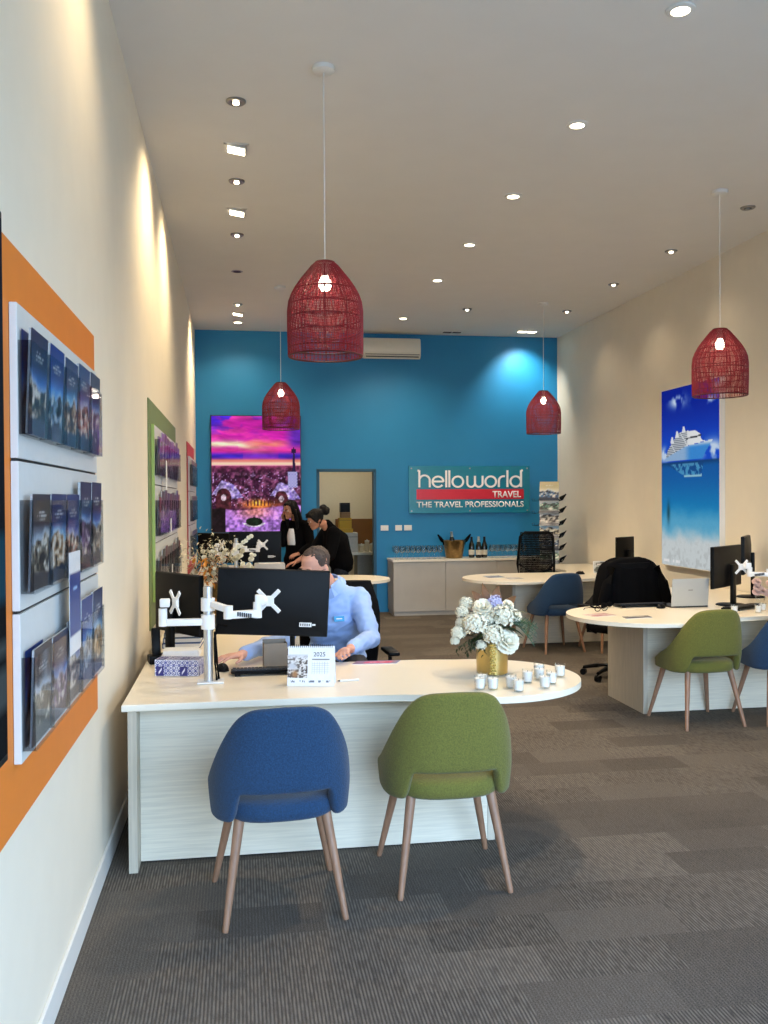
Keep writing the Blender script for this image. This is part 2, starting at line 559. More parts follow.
# ------------------------------------------------------------------ daylight
w = bpy.data.worlds.new('daylight'); scene.world = w; w.use_nodes = True
nt = w.node_tree; bg = nt.nodes['Background']
tc = N(nt, 'ShaderNodeTexCoord'); sp = N(nt, 'ShaderNodeSeparateXYZ'); nt.links.new(tc.outputs['Generated'], sp.inputs[0])
cr = N(nt, 'ShaderNodeValToRGB'); e = cr.color_ramp.elements
e[0].position = .0; e[0].color = (.42, .46, .50, 1); e[1].position = .6; e[1].color = (.34, .60, 1.05, 1)
q = cr.color_ramp.elements.new(.12); q.color = (.55, .78, 1.07, 1)
nt.links.new(sp.outputs['Z'], cr.inputs['Fac']); nt.links.new(cr.outputs['Color'], bg.inputs['Color'])
bg.inputs['Strength'].default_value = 12.0
pl = bpy.data.lights.new('shopfront_portal', 'AREA'); pl.shape = 'RECTANGLE'; pl.size = XR - XL - .62; pl.size_y = 3.3
pl.cycles.is_portal = True
po = bpy.data.objects.new('shopfront_portal', pl); COL.objects.link(po)
po.location = ((XL + XR) / 2 + .31, YF - .02, 1.65); po.rotation_euler = (R(90), 0, 0)

scene.view_settings.view_transform = 'Standard'; scene.view_settings.look = 'None'
scene.view_settings.gamma = 1; scene.view_settings.use_curve_mapping = False
scene.view_settings.exposure = 0.0
scene.cycles.use_denoising = True
scene.cycles.max_bounces = 8; scene.cycles.diffuse_bounces = 4; scene.cycles.glossy_bounces = 3
scene.cycles.transparent_max_bounces = 24; scene.cycles.transmission_bounces = 6
scene.cycles.caustics_reflective = False; scene.cycles.caustics_refractive = False
scene.cycles.sample_clamp_indirect = 4.0


def lamp(name, kind, parent, loc, energy, color=(1, .8, .56), rot=(0, 0, 0), size=.04, cone=None, blend=.5):
    l = bpy.data.lights.new(name, kind)
    l.energy = energy; l.color = color
    l.shadow_soft_size = size
    if kind == 'SPOT':
        l.spot_size = R(cone); l.spot_blend = blend
    o = bpy.data.objects.new(name, l); COL.objects.link(o)
    o.parent = parent; o.location = loc; o.rotation_euler = rot
    return o
# ------------------------------------------------------------------ ceiling fittings
def round_downlight(loc, label, group, r=.05, energy=40, cone=140, lit=True, tilt=0.0):
    t = thing('ceiling_downlight', label, 'ceiling light', (loc[0], loc[1], ZC), 0, group)
    b = BM(); lathe(b, [(r * .82, -.002), (r * .85, -.011), (r * 1.05, -.013), (r * 1.3, -.006), (r * 1.32, -.0005), (r * .8, -.0005)], 32); obj('trim_ring', b, m_skirt, t, True)
    b = BM(); cyl(b, (0, 0, -.009), (0, 0, -.001), r * .83, n=28); obj('lens', b, m_led if lit else m_dark, t)
    if lit and energy:
        lamp('downlight_lamp', 'SPOT', t, (0, 0, -.03), energy, size=r * .8, cone=cone, blend=.8)
    return t


def small_spot(loc, label, group, energy=12, lit=True):
    t = thing('ceiling_spotlight', label, 'ceiling light', (loc[0], loc[1], ZC), 0, group)
    b = BM(); lathe(b, [(.03, -.001), (.032, -.012), (.052, -.014), (.06, -.008), (.061, -.0005), (.03, -.0005)], 28); obj('trim_ring', b, m_steel, t, True)
    b = BM(); cyl(b, (0, 0, -.011), (0, 0, -.002), .034, n=24); obj('reflector', b, m_dark, t)
    b = BM(); ell(b, (0, 0, -.014), (.02, .02, .012)); obj('bulb', b, m_led if lit else m_steel, t, True)
    if lit and energy:
        lamp('spot_lamp', 'SPOT', t, (0, 0, -.045), energy, size=.02, cone=120, blend=1.0)
    return t


def square_spot(loc, label, group, energy=120, aim=(-.75, 0, -1)):
    """recessed square fitting whose head swivels out of the ceiling towards the wall"""
    t = thing('square_downlight', label, 'ceiling light', (loc[0], loc[1], ZC), 0, group)
    b = BM()
    s = .085
    for a in range(4):
        M = Matrix.Rotation(a * PI / 2, 4, 'Z')
        box(b, (-s, s - .018, -.006), (s, s, -.0005), .001, M)
    obj('trim_frame', b, m_skirt, t)
    b = BM()
    d = Vector(aim).normalized()
    q = Vector((0, 0, -1)).rotation_difference(d).to_matrix().to_4x4()
    M = Matrix.Translation((0, 0, -.012)) @ Matrix.Rotation(R(9), 4, 'Y')
    box(b, (-.063, -.063, -.008), (.063, .063, .006), .002, M)
    h = obj('swivel_head', b, m_skirt, t)
    b = BM(); box(b, (-.058, -.058, -.0112), (.058, .058, -.0085), 0, M); obj('lens', b, m_led, h)
    l = lamp('square_lamp', 'SPOT', t, Vector((0, 0, -.03)) + d * .04, energy, size=.06, cone=112, blend=1.0, color=(1, .76, .46))
    l.rotation_euler = q.to_euler()
    return t


for k, y in enumerate((4.30, 5.71, 7.12, 8.53, 9.96, 12.11)):
    round_downlight((2.19, y), 'round white downlight in the middle row of the ceiling, %s from the shopfront' % ORD[k], 'middle row of downlights', .055, 165)
for k, y in enumerate((5.67, 7.08, 8.50, 11.50)):
    small_spot((0.0, y), 'small round spotlight in the ceiling row along the left wall, %s from the shopfront' % ORD[k], 'left row of small spotlights', 22)
for k, y in enumerate((6.42, 7.82, 12.06, 3.62)):
    square_spot((0.0, y), energy=(105, 105, 105, 40)[k], group='square swivel downlights', label='bright square swivel downlight in the left ceiling row, %s' % ('first of the three in view', 'second of the three in view', 'farthest from the shopfront', 'above the orange display board')[k])
t = round_downlight((0.0, 12.66), 'bright round downlight at the blue wall end of the left ceiling row', None, .06, 60)
t = thing('smoke_sensor', 'dark round sensor without a light in the left row of the ceiling', 'sensor', (-.004, 9.87, ZC))
b = BM(); lathe(b, [(.03, -.001), (.045, -.006), (.062, -.002), (.06, -.0005)], 28); obj('trim_ring', b, m_steel, t, True)
b = BM(); cyl(b, (0, 0, -.006), (0, 0, -.001), .042, n=24); obj('face', b, m_black, t)
for k, y in enumerate((8.49, 9.89, 11.39)):
    small_spot((4.22, y), 'small round spotlight in the ceiling row along the cream right wall, %s from the shopfront' % ORD[k], 'right row of small spotlights', 16)
small_spot((2.9, 11.43), 'small round spotlight on its own in the ceiling before the blue wall', None, 8)
small_spot((4.23, 7.13), 'unlit round ceiling fitting beside the hanging cord of the right pendant', None, 0, False)
# wall washers at the blue wall
def washer(loc, label, energy, lit):
    t = thing('wall_washer', label, 'ceiling light', (loc[0], loc[1], ZC))
    b = BM(); box(b, (-.16, -.05, -.010), (.16, .05, -.0005), .003); obj('trim_frame', b, m_skirt, t)
    b = BM(); box(b, (-.13, -.035, -.016), (-.01, .035, -.0102), .002); box(b, (.01, -.035, -.016), (.13, .035, -.0102), .002); obj('lens', b, m_led if lit else m_dark, t)
    if lit:
        d = Vector((.05, .5, -1)).normalized()
        q = Vector((0, 0, -1)).rotation_difference(d).to_matrix().to_4x4()
        l = lamp('washer_lamp', 'SPOT', t, (0, 0, -.04), energy, color=(1, .93, .8), size=.05, cone=100, blend=.9)
        l.rotation_euler = q.to_euler()
    return t
washer((4.15, 12.84), 'long ceiling light glowing onto the right end of the blue wall', 120, True)
washer((3.07, 13.0), 'long ceiling fitting above the sign, dark and unlit', 0, False)


# ------------------------------------------------------------------ woven pendants
RP = .213
def pend_r(v):      # v: 0 bottom .. 1 top
    return RP * float(np.interp(v, (0, .25, .48, .58, .66, .74, .82, .90, .96, 1), (.985, 1, 1, .965, .89, .78, .64, .48, .36, .25)))


def pendant(loc, label):
    t = thing('pendant_lamp', label, 'pendant lamp', (loc[0], loc[1], ZC), 0, 'woven red pendant lamps')
    b = BM(); lathe(b, [(.006, -.032), (.05, -.03), (.062, -.024), (.064, -.001)], 32, cap=True); obj('ceiling_rose', b, m_skirt, t, True)
    b = BM(); cyl(b, (0, 0, -1.10), (0, 0, -.03), .0035, n=8); obj('cord', b, m_cord, t, True)
    b = BM(); lathe(b, [(.018, -1.17), (.02, -1.16), (.02, -1.10), (.008, -1.085)], 16, cap=True); obj('lamp_holder', b, m_cord, t, True)
    b = BM(); lathe(b, [(.002, -1.255), (.025, -1.25), (.036, -1.225), (.034, -1.20), (.018, -1.17)], 20, cap=True); obj('bulb', b, m_bulb, t, True)
    zb = -1.621
    # fine weave
    b = BM()
    n = 110
    zs = [i / 26 for i in range(27)]
    for k in range(n):
        a = 2 * PI * k / n
        tw = .06 if k % 2 else -.06
        V = []
        for v in zs:
            r = pend_r(v); an = a + tw * math.sin(v * 9)
            w_ = .0018
            c, s = math.cos(an), math.sin(an)
            p = Vector((r * c, r * s, zb + v * .528)); q = Vector((-s, c, 0)) * w_; o = Vector((c, s, 0)) * .0012
            V.append([b.verts.new(p + q - o), b.verts.new(p + o * 1.6), b.verts.new(p - q - o)])
        for A, B in zip(V, V[1:]):
            for i in range(3):
                b.faces.new((A[i], A[(i + 1) % 3], B[(i + 1) % 3], B[i]))
    for i in range(62):
        v = (i + .5) / 62
        r = pend_r(v)
        rs = []
        for k in range(72):
            a = 2 * PI * k / 72
            c, s = math.cos(a), math.sin(a); rr = r + .0016 * math.sin(k * PI + i * PI)
            z = zb + v * .528
            rs.append([Vector((c * rr, s * rr, z - .0019)), Vector((c * (rr + .002), s * (rr + .002), z)), Vector((c * rr, s * rr, z + .0019))])
        rings(b, rs, False, True)
    sh = obj('lamp_shade', b, m_pend, t)
    b = BM()
    for v in (.0, .085, .25, .40, .54, .70, .995):
        r = pend_r(v) - .004
        tube(b, [(r * math.cos(2 * PI * k / 48), r * math.sin(2 * PI * k / 48), zb + v * .528) for k in range(48)], .0042 if v not in (0, .995) else .006, 6, closed=True)
    for k in range(10):
        a = 2 * PI * k / 10 + .2
        tube(b, [((pend_r(v) - .005) * math.cos(a), (pend_r(v) - .005) * math.sin(a), zb + v * .528) for v in zs[:-1]], .003, 5)
    obj('cane_frame', b, m_pendd, sh, True)
    lamp('pendant_light', 'POINT', t, (0, 0, -1.27), 5, size=.03)
    return t


p0 = pendant((.487, 5.16), 'large red woven pendant lamp hanging above the front desk with the grey-haired man')
clone(p0, (3.785, 6.786, ZC), 1.1, 'red woven pendant lamp hanging in front of the cruise ship picture')
clone(p0, (.478, 10.5, ZC), 2.0, 'red woven pendant lamp hanging at the corner of the purple sunset picture')
clone(p0, (3.752, 10.96, ZC), .6, 'red woven pendant lamp hanging in the far corner right of the sign')
# ------------------------------------------------------------------ left wall: screen and brochure displays
t = thing('wall_screen', 'tall black digital screen on the orange board at the edge of the photo', 'screen', (XL, 1.92, 1.68))
b = BM(); box(b, (.012, -.50, -.645), (.05, .40, .675), .004); obj('bezel', b, m_black, t)
def scr(U, V):
    c = mixc((8, 10, 14), (24, 34, 52), sstep(.2, .9, V))
    c = mixc(c, (70, 84, 92), ((V > .19) & (V < .215)) | ((V > .09) & (V < .17) & (U > .5)))
    c = mixc(c, (20, 70, 96), (V > .30) & (V < .42) & (U > .3))
    return c
m_screen = print_mat('screen_picture', .6, .12)
picture('screen_panel', (.0512, -.48, -.625), (0, .87, 0), (0, 0, 1.28), 24, 40, scr, m_screen, t)


def display_board(name, label, y0, y1, ys0, ys1, bm_, side=None):
    t = thing(name, label, 'display board', (XL, y0, 0))
    L = y1 - y0
    b = BM(); box(b, (.001, 0, .782), (.009, L, 2.355), .001); obj('backing_board', b, bm_, t)
    a0, a1 = ys0 - y0, ys1 - y0
    b = BM()
    zs = [.957, 1.365, 1.772, 2.192]
    for z0, z1 in zip(zs, zs[1:]):
        box(b, (.010, a0, z0 + .004), (.030, a1, z1 - .004), .0015)
    sp_ = obj('slat_panel', b, m_slat, t)
    b = BM()
    for z in zs[1:-1]:
        box(b, (.012, a0 + .001, z - .0038), (.0225, a1 - .001, z + .0038))
    obj('groove_rail', b, m_groove, sp_)
    if side is not None:
        b = BM(); box(b, (.0102, a0 - .004, .957), (.0312, a0 - .0002, 2.192), .0005); obj('edge_strip', b, side, t)
    return t


display_board('orange_display_board', 'orange board with white slat panel holding navy brochures, nearest the shopfront', 1.2, 4.0, 2.545, 3.90, m_orange)
display_board('green_display_board', 'green board with white slat panel of purple brochures behind the front desk', 6.33, 8.97, 6.50, 8.86, m_green, m_lime)
display_board('red_display_board', 'red board with brochure racks on the left wall next to the blue wall', 10.94, 12.55, 11.04, 12.45, m_red)


def holder(y0, n, z, label, pw=.252, group='clear racks on the slat panels'):
    t = thing('hanging_brochure_rack', label, 'brochure rack', (-.5755, y0, z), 0, group)
    Wd = n * pw
    b = BM()
    box(b, (.0, 0, 0), (.036, Wd, .0025)); box(b, (.0335, 0, .0026), (.036, Wd, .252))
    obj('pocket_front', b, m_acryl, t)
    for k in range(n + 1):
        y = min(max(k * pw - .0012, 0), Wd - .0024)
        b = BM(); box(b, (.0, y, .0026), (.0334, y + .0024, .252)); obj('divider', b, m_acryle, t)
    return t


def cover(seed, pal):
    sky, mid, low, top = pal
    def fn(U, V):
        n = fbm(U, V, 8, 12, seed, 3)
        ridge = .40 + .16 * vnoise(U, V * 0, 4, 1, seed + 9) + .05 * vnoise(U, V * 0, 11, 1, seed + 5)
        c = mixc(sky, top, sstep(.50, .74, V))
        c = mixc(mixc((214, 224, 234), sky, .35 + 0 * V), c, sstep(ridge + .0, ridge + .11, V))
        land = mixc(mid, (234, 228, 216), sstep(.52, .74, n))
        land = mixc(land, (26, 28, 34), sstep(.54, .36, n))
        c = mixc(c, land, sstep(ridge + .02, ridge - .02, V))
        lo = mixc(low, (40, 46, 62), fbm(U, V, 3, 3, seed + 3, 2))
        c = mixc(c, lo, sstep(.20, .14, V + .05 * (n - .5)))
        for v0, ww, bright in ((.80, .34, 225), (.765, .56, 240), (.735, .4, 205)):
            mk = (np.abs(V - v0) < .010) & (np.abs(U - .5) < ww / 2) & (vnoise(U, V * 0, 26, 1, seed + int(v0 * 100)) > .33)
            c = mixc(c, (bright,) * 3, mk * .85)
        return c
    return fn


def brochure(y, z, hgt, wid, thick, fn, label, group, lean=5.0, nx=14, ny=22, x0=-.573):
    t = thing('travel_brochure', label, 'brochure', (x0, y, z + .0052), 0, group)
    M = Matrix.Rotation(R(lean), 4, 'Y')
    b = BM(); box(b, (.001, .002, .001), (thick, wid - .002, hgt - .002), 0, M); obj('pages', b, m_pages, t)
    p = lambda x, yy, zz: M @ Vector((x, yy, zz))
    xf = thick + .0012
    o = p(xf, 0, 0)
    picture('cover', o, p(xf, wid, 0) - o, p(xf, 0, hgt) - o, nx, ny, fn, m_print, t)
    return t


NAVY = [((44, 104, 190), (150, 130, 110), (96, 106, 128), (22, 34, 72)), ((44, 136, 226), (120, 150, 180), (116, 126, 146), (16, 48, 124)),
        ((90, 170, 226), (178, 138, 92), (60, 92, 122), (20, 44, 92)), ((120, 120, 180), (186, 120, 98), (44, 78, 110), (26, 52, 104)),
        ((60, 110, 190), (130, 96, 140), (64, 44, 92), (22, 34, 70))]
ROWS = (('top', 1.837), ('middle', 1.412), ('bottom', .992))
zoff = {'top': (.285, .285, .283, .30, .305), 'middle': (.264, .266, .266, .312, .315), 'bottom': (.265, .262, .275, .318, .322)}
rl = random.Random(3)
for rname, z in ROWS:
    holder(2.55, 5, z, 'clear %s rack of navy brochures on the orange board' % rname)
    for k in range(5):
        h = zoff[rname][k]
        w_ = .232 if rname != 'top' else (.215 if k < 2 else .228)
        pal = NAVY[(k + {'top': 0, 'middle': 1, 'bottom': 3}[rname]) % 5]
        if rname != 'top' and k == 0: pal = ((150, 170, 190), (120, 112, 96), (96, 84, 80), (30, 36, 50))
        th = {0: .007, 1: .008, 2: .006}.get(k, .010)
        brochure(2.55 + k * .252 + (.016 if k == 0 else .010), z, h, w_, th, cover(rl.randint(0, 9999), pal),
                 'navy travel brochure in the %s rack of the orange board, %s from the black screen' % (rname, ORD[k]), 'navy brochures on the orange board',
                 lean=(1.9 if rname != 'top' else 2.6) * (1 if k < 3 else .6), nx=34, ny=52, x0=-.5625 if rname != 'top' else -.565)
        if k in (0,) and rname != 'middle':
            t = brochure(2.55 + .020, z, h - .004, w_ - .01, .0012, cover(rl.randint(0, 9999), NAVY[1]), 'dark brochure tucked behind the first one in the %s rack of the orange board' % rname, 'navy brochures on the orange board', lean=0.4, nx=6, ny=8, x0=-.5748)
# hanging notice card on the middle rack
t = thing('hanging_card', 'narrow blue and white notice card hanging off the middle rack of the orange board', 'card', (-.5375, 3.03, 1.165))
def card(U, V):
    c = mixc((238, 238, 238), (44, 66, 134), (V > .17) & (V < .80))
    for v0, ww in ((.71, .5), (.65, .35)):
        c = mixc(c, (150, 190, 236), (np.abs(V - v0) < .012) & (np.abs(U - .5) < ww / 2))
    return c
b = BM(); box(b, (0, 0, 0), (.0014, .20, .33)); obj('card_sheet', b, m_paper, t)
picture('print', (.0018, 0, 0), (0, .20, 0), (0, 0, .33), 14, 36, card, m_print, t)

PURP = [((150, 110, 190), (120, 90, 130), (96, 70, 112), (84, 50, 126)), ((200, 190, 210), (140, 110, 150), (100, 80, 120), (120, 96, 160)),
        ((130, 90, 150), (90, 70, 100), (80, 60, 96), (70, 36, 100)), ((170, 150, 180), (110, 80, 110), (110, 84, 120), (60, 48, 90))]
MAROON = [((150, 90, 100), (120, 70, 80), (84, 44, 70), (110, 40, 52)), ((140, 130, 130), (110, 90, 84), (80, 70, 80), (70, 66, 66)),
          ((150, 120, 140), (110, 70, 90), (84, 60, 80), (74, 44, 70))]
GREYS = [((150, 150, 140), (110, 96, 84), (84, 76, 70), (96, 70, 64)), ((120, 124, 120), (90, 90, 84), (64, 66, 62), (52, 58, 56))]
for rname, z in ROWS:
    holder(6.52, 9, z, 'clear %s rack of brochures on the green board' % rname)
    for k in range(9):
        pal = {'top': PURP, 'middle': MAROON + PURP[2:3], 'bottom': GREYS + MAROON[:1]}[rname]
        h = .30 - .03 * ((k * 7) % 3 == 0) + .012 * ((k * 5) % 4)
        brochure(6.52 + k * .252 + .012, z, h, .214, .008, cover(rl.randint(0, 9999), pal[k % len(pal)]),
                 '%s brochure in the %s rack of the green board, %s along from the front' % ({'top': 'purple', 'middle': 'maroon', 'bottom': 'grey'}[rname], rname, ORD[k]),
                 'brochures on the green board', lean=2.8, nx=8, ny=14)
for k, (y, z) in enumerate(((6.99, 1.74), (7.4, 1.39), (7.5, 1.02))):
    tag_ = thing('hanging_tag', 'small white tag hanging on the %s rack of the green board' % ROWS[k][0], 'tag', (-.5375, y, z))
    b = BM(); box(b, (0, 0, 0), (.0014, .09, .13 if k else .22)); obj('tag_sheet', b, m_paper, tag_)
REDS = [((110, 80, 110), (84, 60, 80), (70, 44, 60), (44, 40, 64)), ((120, 70, 80), (90, 50, 60), (70, 40, 50), (90, 36, 48))]
for rname, z in ROWS:
    holder(11.06, 5, z, 'clear %s rack of brochures on the red board' % rname)
    for k in range(5):
        brochure(11.06 + k * .252 + .012, z, .30, .214, .009, cover(rl.randint(0, 9999), REDS[k % 2]),
                 'dark brochure in the %s rack of the red board, %s along from the front' % (rname, ORD[k]), 'brochures on the red board', lean=2.8, nx=6, ny=10)

# ------------------------------------------------------------------ blue wall
# purple sunset light box
t = thing('sunset_light_box', 'tall glowing light box with a purple sunset over a city, on the blue wall', 'light box', (-.396, YB, 1.20))
LW, LH = 1.284, 1.675
b = BM()
box(b, (0, -.05, 0), (LW, -.001, LH), .003); obj('box_frame', b, m_dark, t)
def sunset(U, V):
    Vw = V + .05 * (fbm(U, V, 4, 5, 71, 3) - .5) + .03 * U * (V > .7)
    n1 = fbm(U, Vw, 4, 16, 11, 4); n2 = fbm(U, Vw, 6, 26, 23, 4); n3 = fbm(U, V, 26, 34, 5, 2); n4 = vnoise(U, V, 60, 78, 8)
    s = (V - .57) / .43
    c = mixc((214, 34, 176), (240, 60, 180), sstep(.35, .6, n1))
    c = mixc(c, (84, 40, 214), sstep(.50, .66, n2) * sstep(.45, 1, s) * (.5 + .5 * (U < .35)))
    c = mixc(c, (58, 34, 214), sstep(.28, .0, U + (1 - s) * .6) * .9)
    c = mixc(c, (52, 38, 190), np.exp(-((s - .20 - .03 * (n1 - .5)) / .085) ** 2) * (.95 - .25 * (np.abs(U - .55) < .2)))
    c = mixc(c, (74, 40, 190), sstep(.78, .95, U) * sstep(.25, .5, s) * .8)
    st = np.exp(-((s - .42 + .16 * (U - .2) * (U > .3) + .12 * (n1 - .5)) / .075) ** 2) * sstep(.80, .25, U)
    c = mixc(c, (255, 230, 196), st * 1.1)
    c = mixc(c, (255, 150, 110), np.exp(-((s - .44 - .1 * (n2 - .5)) / .06) ** 2) * sstep(.25, .5, U) * sstep(.95, .7, U) * .8)
    c = mixc(c, (236, 60, 130), np.exp(-((s - .31) / .05) ** 2) * .55)
    c = c * (.72 + .56 * fbm(U, Vw, 5, 34, 91, 3))[..., None]
    c = mixc(c, (255, 226, 190), np.exp(-((s - .045) / .055) ** 2))
    c = mixc(c, (250, 150, 90), np.exp(-((s - .105) / .03) ** 2) * .7)
    # town
    g = (.57 - V) / .57
    town = mixc((58, 22, 50), (136, 74, 112), sstep(.35, .75, n3) * (1 - .2 * g))
    town = mixc(town, (196, 150, 214), sstep(.72, .86, n4) * sstep(.0, .2, g) * (g < .62))
    town = mixc(town, (150, 60, 100), np.exp(-(g / .06) ** 2) * .8)
    # pale tiled roofs left and right, gate houses with round heads under them
    for cx, cv, rx, rv in ((.13, .345, .085, .065), (.78, .33, .075, .055)):
        ro = in_poly(U, V, [(cx - .13, cv - .02), (cx - .02, cv + .10), (cx + .12, cv + .06), (cx + .22, cv - .05), (cx + .10, cv - .06), (cx, cv - .02)])
        town = mixc(town, mixc((120, 100, 196), (206, 190, 246), n4 * 1.2), ro * .9)
        d = ((U - cx) / rx) ** 2 + ((V - cv + .03) / rv) ** 2
        hs = (d < 1) | ((np.abs(U - cx) < rx) & (V < cv - .03) & (V > cv - .15))
        town = mixc(town, mixc((44, 16, 26), (112, 52, 64), n3), hs)
        town = mixc(town, (196, 170, 226), (np.abs(d - 1) < .13) & (V > cv - .03))
        town = mixc(town, (214, 190, 206), (((U - cx) / .028) ** 2 + ((V - cv + .05) / .028) ** 2) < 1)
    town = mixc(town, (250, 140, 50), np.exp(-((U - .52) / .17) ** 2 - ((V - .235) / .035) ** 2) * 1.1)
    town = mixc(town, (255, 190, 80), np.exp(-((U - .50) / .07) ** 2 - ((V - .25) / .022) ** 2))
    for k in range(7):
        town = mixc(town, (90, 30, 50), (np.abs(U - (.40 + k * .038)) < .008) & (V > .22) & (V < .275) & True)
    plaza = sstep(.215, .195, V + .02 * np.sin(U * 5)) * (U > .15)
    pc = mixc((150, 96, 206), (204, 150, 236), fbm(U, V, 8, 8, 3, 3))
    pc = mixc(pc, (244, 150, 150), np.exp(-((U - .48) / .2) ** 2 - ((V - .17) / .06) ** 2))
    town = mixc(town, pc, plaza)
    town = mixc(town, (30, 20, 26), (U < .15) & (V < .2))
    town = mixc(town, (230, 220, 240), (((U - .47) / .13) ** 2 + ((V - .085) / .045) ** 2 < 1) & (V < .075))
    town = mixc(town, (24, 40, 28), ((U - .47) / .095) ** 2 + ((V - .085) / .038) ** 2 < 1)
    town = town * (.45 + 1.1 * fbm(U, V, 34, 44, 93, 2))[..., None]
    c = mixc(c, town, sstep(.574, .566, V))
    tw = (np.abs(U - .925) < .020 - .014 * sstep(.5, .74, V)) & (V > .50) & (V < .73)
    c = mixc(c, (44, 26, 66), tw)
    c = mixc(c, (44, 26, 66), (np.abs(U - .925) < .026) & (np.abs(V - .70) < .018))
    bs = (np.abs(U - .91) < .055) & (V > .38) & (V < .52)
    c = mixc(c, mixc((90, 90, 190), (222, 216, 250), ((np.floor(U * 60) + np.floor(V * 78)) % 2)), bs)
    return c
m_lbox = print_mat('lit_film_sunset', .85, .4)
picture('picture_film', (.012, -.0508, .012), (LW - .024, 0, 0), (0, 0, LH - .024), 150, 196, sunset, m_lbox, t)

# the sign
t = thing('company_sign', 'teal sign with white lettering and a red bar on the blue wall', 'sign', (2.47, YB, 1.45))
SW, SH = 1.85, .70
m_teal = mat('teal_acrylic', (12, 124, 152), .25, var=.02)
m_sred = mat('red_acrylic', (206, 16, 44), .3, var=.02)
m_swhite = mat('white_acrylic', (246, 246, 246), .35, var=.01)
b = BM(); box(b, (0, -.03, 0), (SW, -.018, SH), .003); obj('sign_panel', b, m_teal, t)
b = BM()
for x in (.04, SW / 2, SW - .04):
    for z in (.035, SH - .035):
        cyl(b, (x, -.034, z), (x, -.001, z), .011, n=14)
obj('standoff', b, m_steel, t, True)
b = BM(); box(b, (.115, -.036, .205), (SW - .095, -.0302, .355), .001); obj('red_bar', b, m_sred, t)

# rounded stroke lettering of the first line; x-height 1
def letters():
    S = []; x = 0.0
    A = lambda cx, cy, r, a0, a1, n=28: arc(cx, cy, r, a0, a1, n)
    r = .42
    def add(*p): S.extend(p)
    def h(x):
        add([(x - .14, 1.34), (x + .0, 1.34)], [(x, 1.36), (x, .0)], A(x + .40, .5 + .06, .40, 180, 0) + [(x + .80, .0)]); return x + .80
    def e(x):
        c = x + r + .02
        add([(c - r, .47), (c + r, .47)], A(c, .45, r, 0, 322, 44)); return c + r
    def l(x):
        add([(x + .02, 1.36), (x + .02, 0)]); return x + .04
    def o(x):
        c = x + r + .02
        add(A(c, .45, r, 0, 360, 48)); return c + r
    def w_(x):
        add([(x + .02, .92)] + A(x + .02 + .30, .33, .30, 180, 360, 24) + [(x + .62, .92)], [(x + .62, .33)] + A(x + .92, .33, .30, 180, 360, 24) + [(x + 1.22, .92)]); return x + 1.22
    def rr(x):
        add([(x + .02, 0), (x + .02, .5)] + A(x + .40, .5 + .0, .38, 180, 75, 16)); return x + .48
    def d(x):
        c = x + r + .02
        add(A(c, .45, r, 0, 360, 48), [(c + r, 1.36), (c + r, 0)], [(c + r, 1.34), (c + r + .14, 1.34)]); return c + r
    g = .20
    x = .07
    for f in (h, e, l, l, o, w_, o, rr, l, d):
        x = f(x) + g + (.10 if f is o and len(S) < 9 else 0)
    return S, x
def ribbon(bm, pts, hw, T, y0, y1):
    n = len(pts); V = []
    closed = (Vector(pts[0]) - Vector(pts[-1])).length < 1e-4
    for i, p in enumerate(pts):
        a = Vector(pts[i - 1] if i > 0 else (pts[-2] if closed else p)); c = Vector(pts[i + 1] if i < n - 1 else (pts[1] if closed else p))
        d = (c - a).normalized(); q = Vector((-d.y, d.x)) * hw; p = Vector(p)
        V.append([bm.verts.new((*[T(p + q)[0]], y0, T(p + q)[1])), bm.verts.new((T(p + q)[0], y1, T(p + q)[1])), bm.verts.new((T(p - q)[0], y1, T(p - q)[1])), bm.verts.new((T(p - q)[0], y0, T(p - q)[1]))])
    for A_, B_ in zip(V, V[1:]):
        for k in range(4):
            bm.faces.new((A_[k], A_[(k + 1) % 4], B_[(k + 1) % 4], B_[k]))
    if not closed:
        bm.faces.new(V[0]); bm.faces.new(V[-1][::-1])
S, tot = letters()
xs = [p[0] for s in S for p in s]
x0, x1 = min(xs), max(xs)
kx = (SW - .095 - .115 - .03) / (x1 - x0); kz = .262 / 1.42
b = BM()
for i, s in enumerate(S):      # each stroke a hair prouder than the last, so none lies flush on another
    ribbon(b, s, .075, lambda p: (.13 + (p.x - x0) * kx, .372 + .012 + p.y * kz), -.038 - .0004 * i, -.0302)
obj('main_lettering', b, m_swhite, t)
def wall_text(s, x, z, w_, h_, bold, par, m, y=-.0362, name='lettering'):
    bm = text_mesh(s, h_, w_, .003, bold)
    bmesh.ops.transform(bm, matrix=Matrix(((1, 0, 0, x), (0, 0, -1, y), (0, 1, 0, z), (0, 0, 0, 1))), verts=bm.verts)
    return obj(name, bm, m, par)
wall_text('TRAVEL', 1.27, .228, .44, .098, .022, t, m_swhite)
wall_text('THE TRAVEL PROFESSIONALS', .115, .085, SW - .21, .088, .02, t, m_swhite, -.0302)

# switch plates
for k, (x, w_) in enumerate(((2.05, .115), (2.268, .10), (2.40, .115))):
    t = thing('switch_plate', '%s white wall switch plate from the doorway, left of the cabinet glasses' % ORD[k], 'switch', (x, YB, 1.20), 0, 'white switch plates')
    b = BM(); box(b, (0, -.010, 0), (w_, -.001, .078), .003); obj('plate', b, m_skirt, t)
    b = BM(); box(b, (w_ * .3, -.013, .025), (w_ * .45, -.0102, .053), .001); box(b, (w_ * .58, -.013, .025), (w_ * .73, -.0102, .053), .001); obj('rocker', b, m_skirt, t)

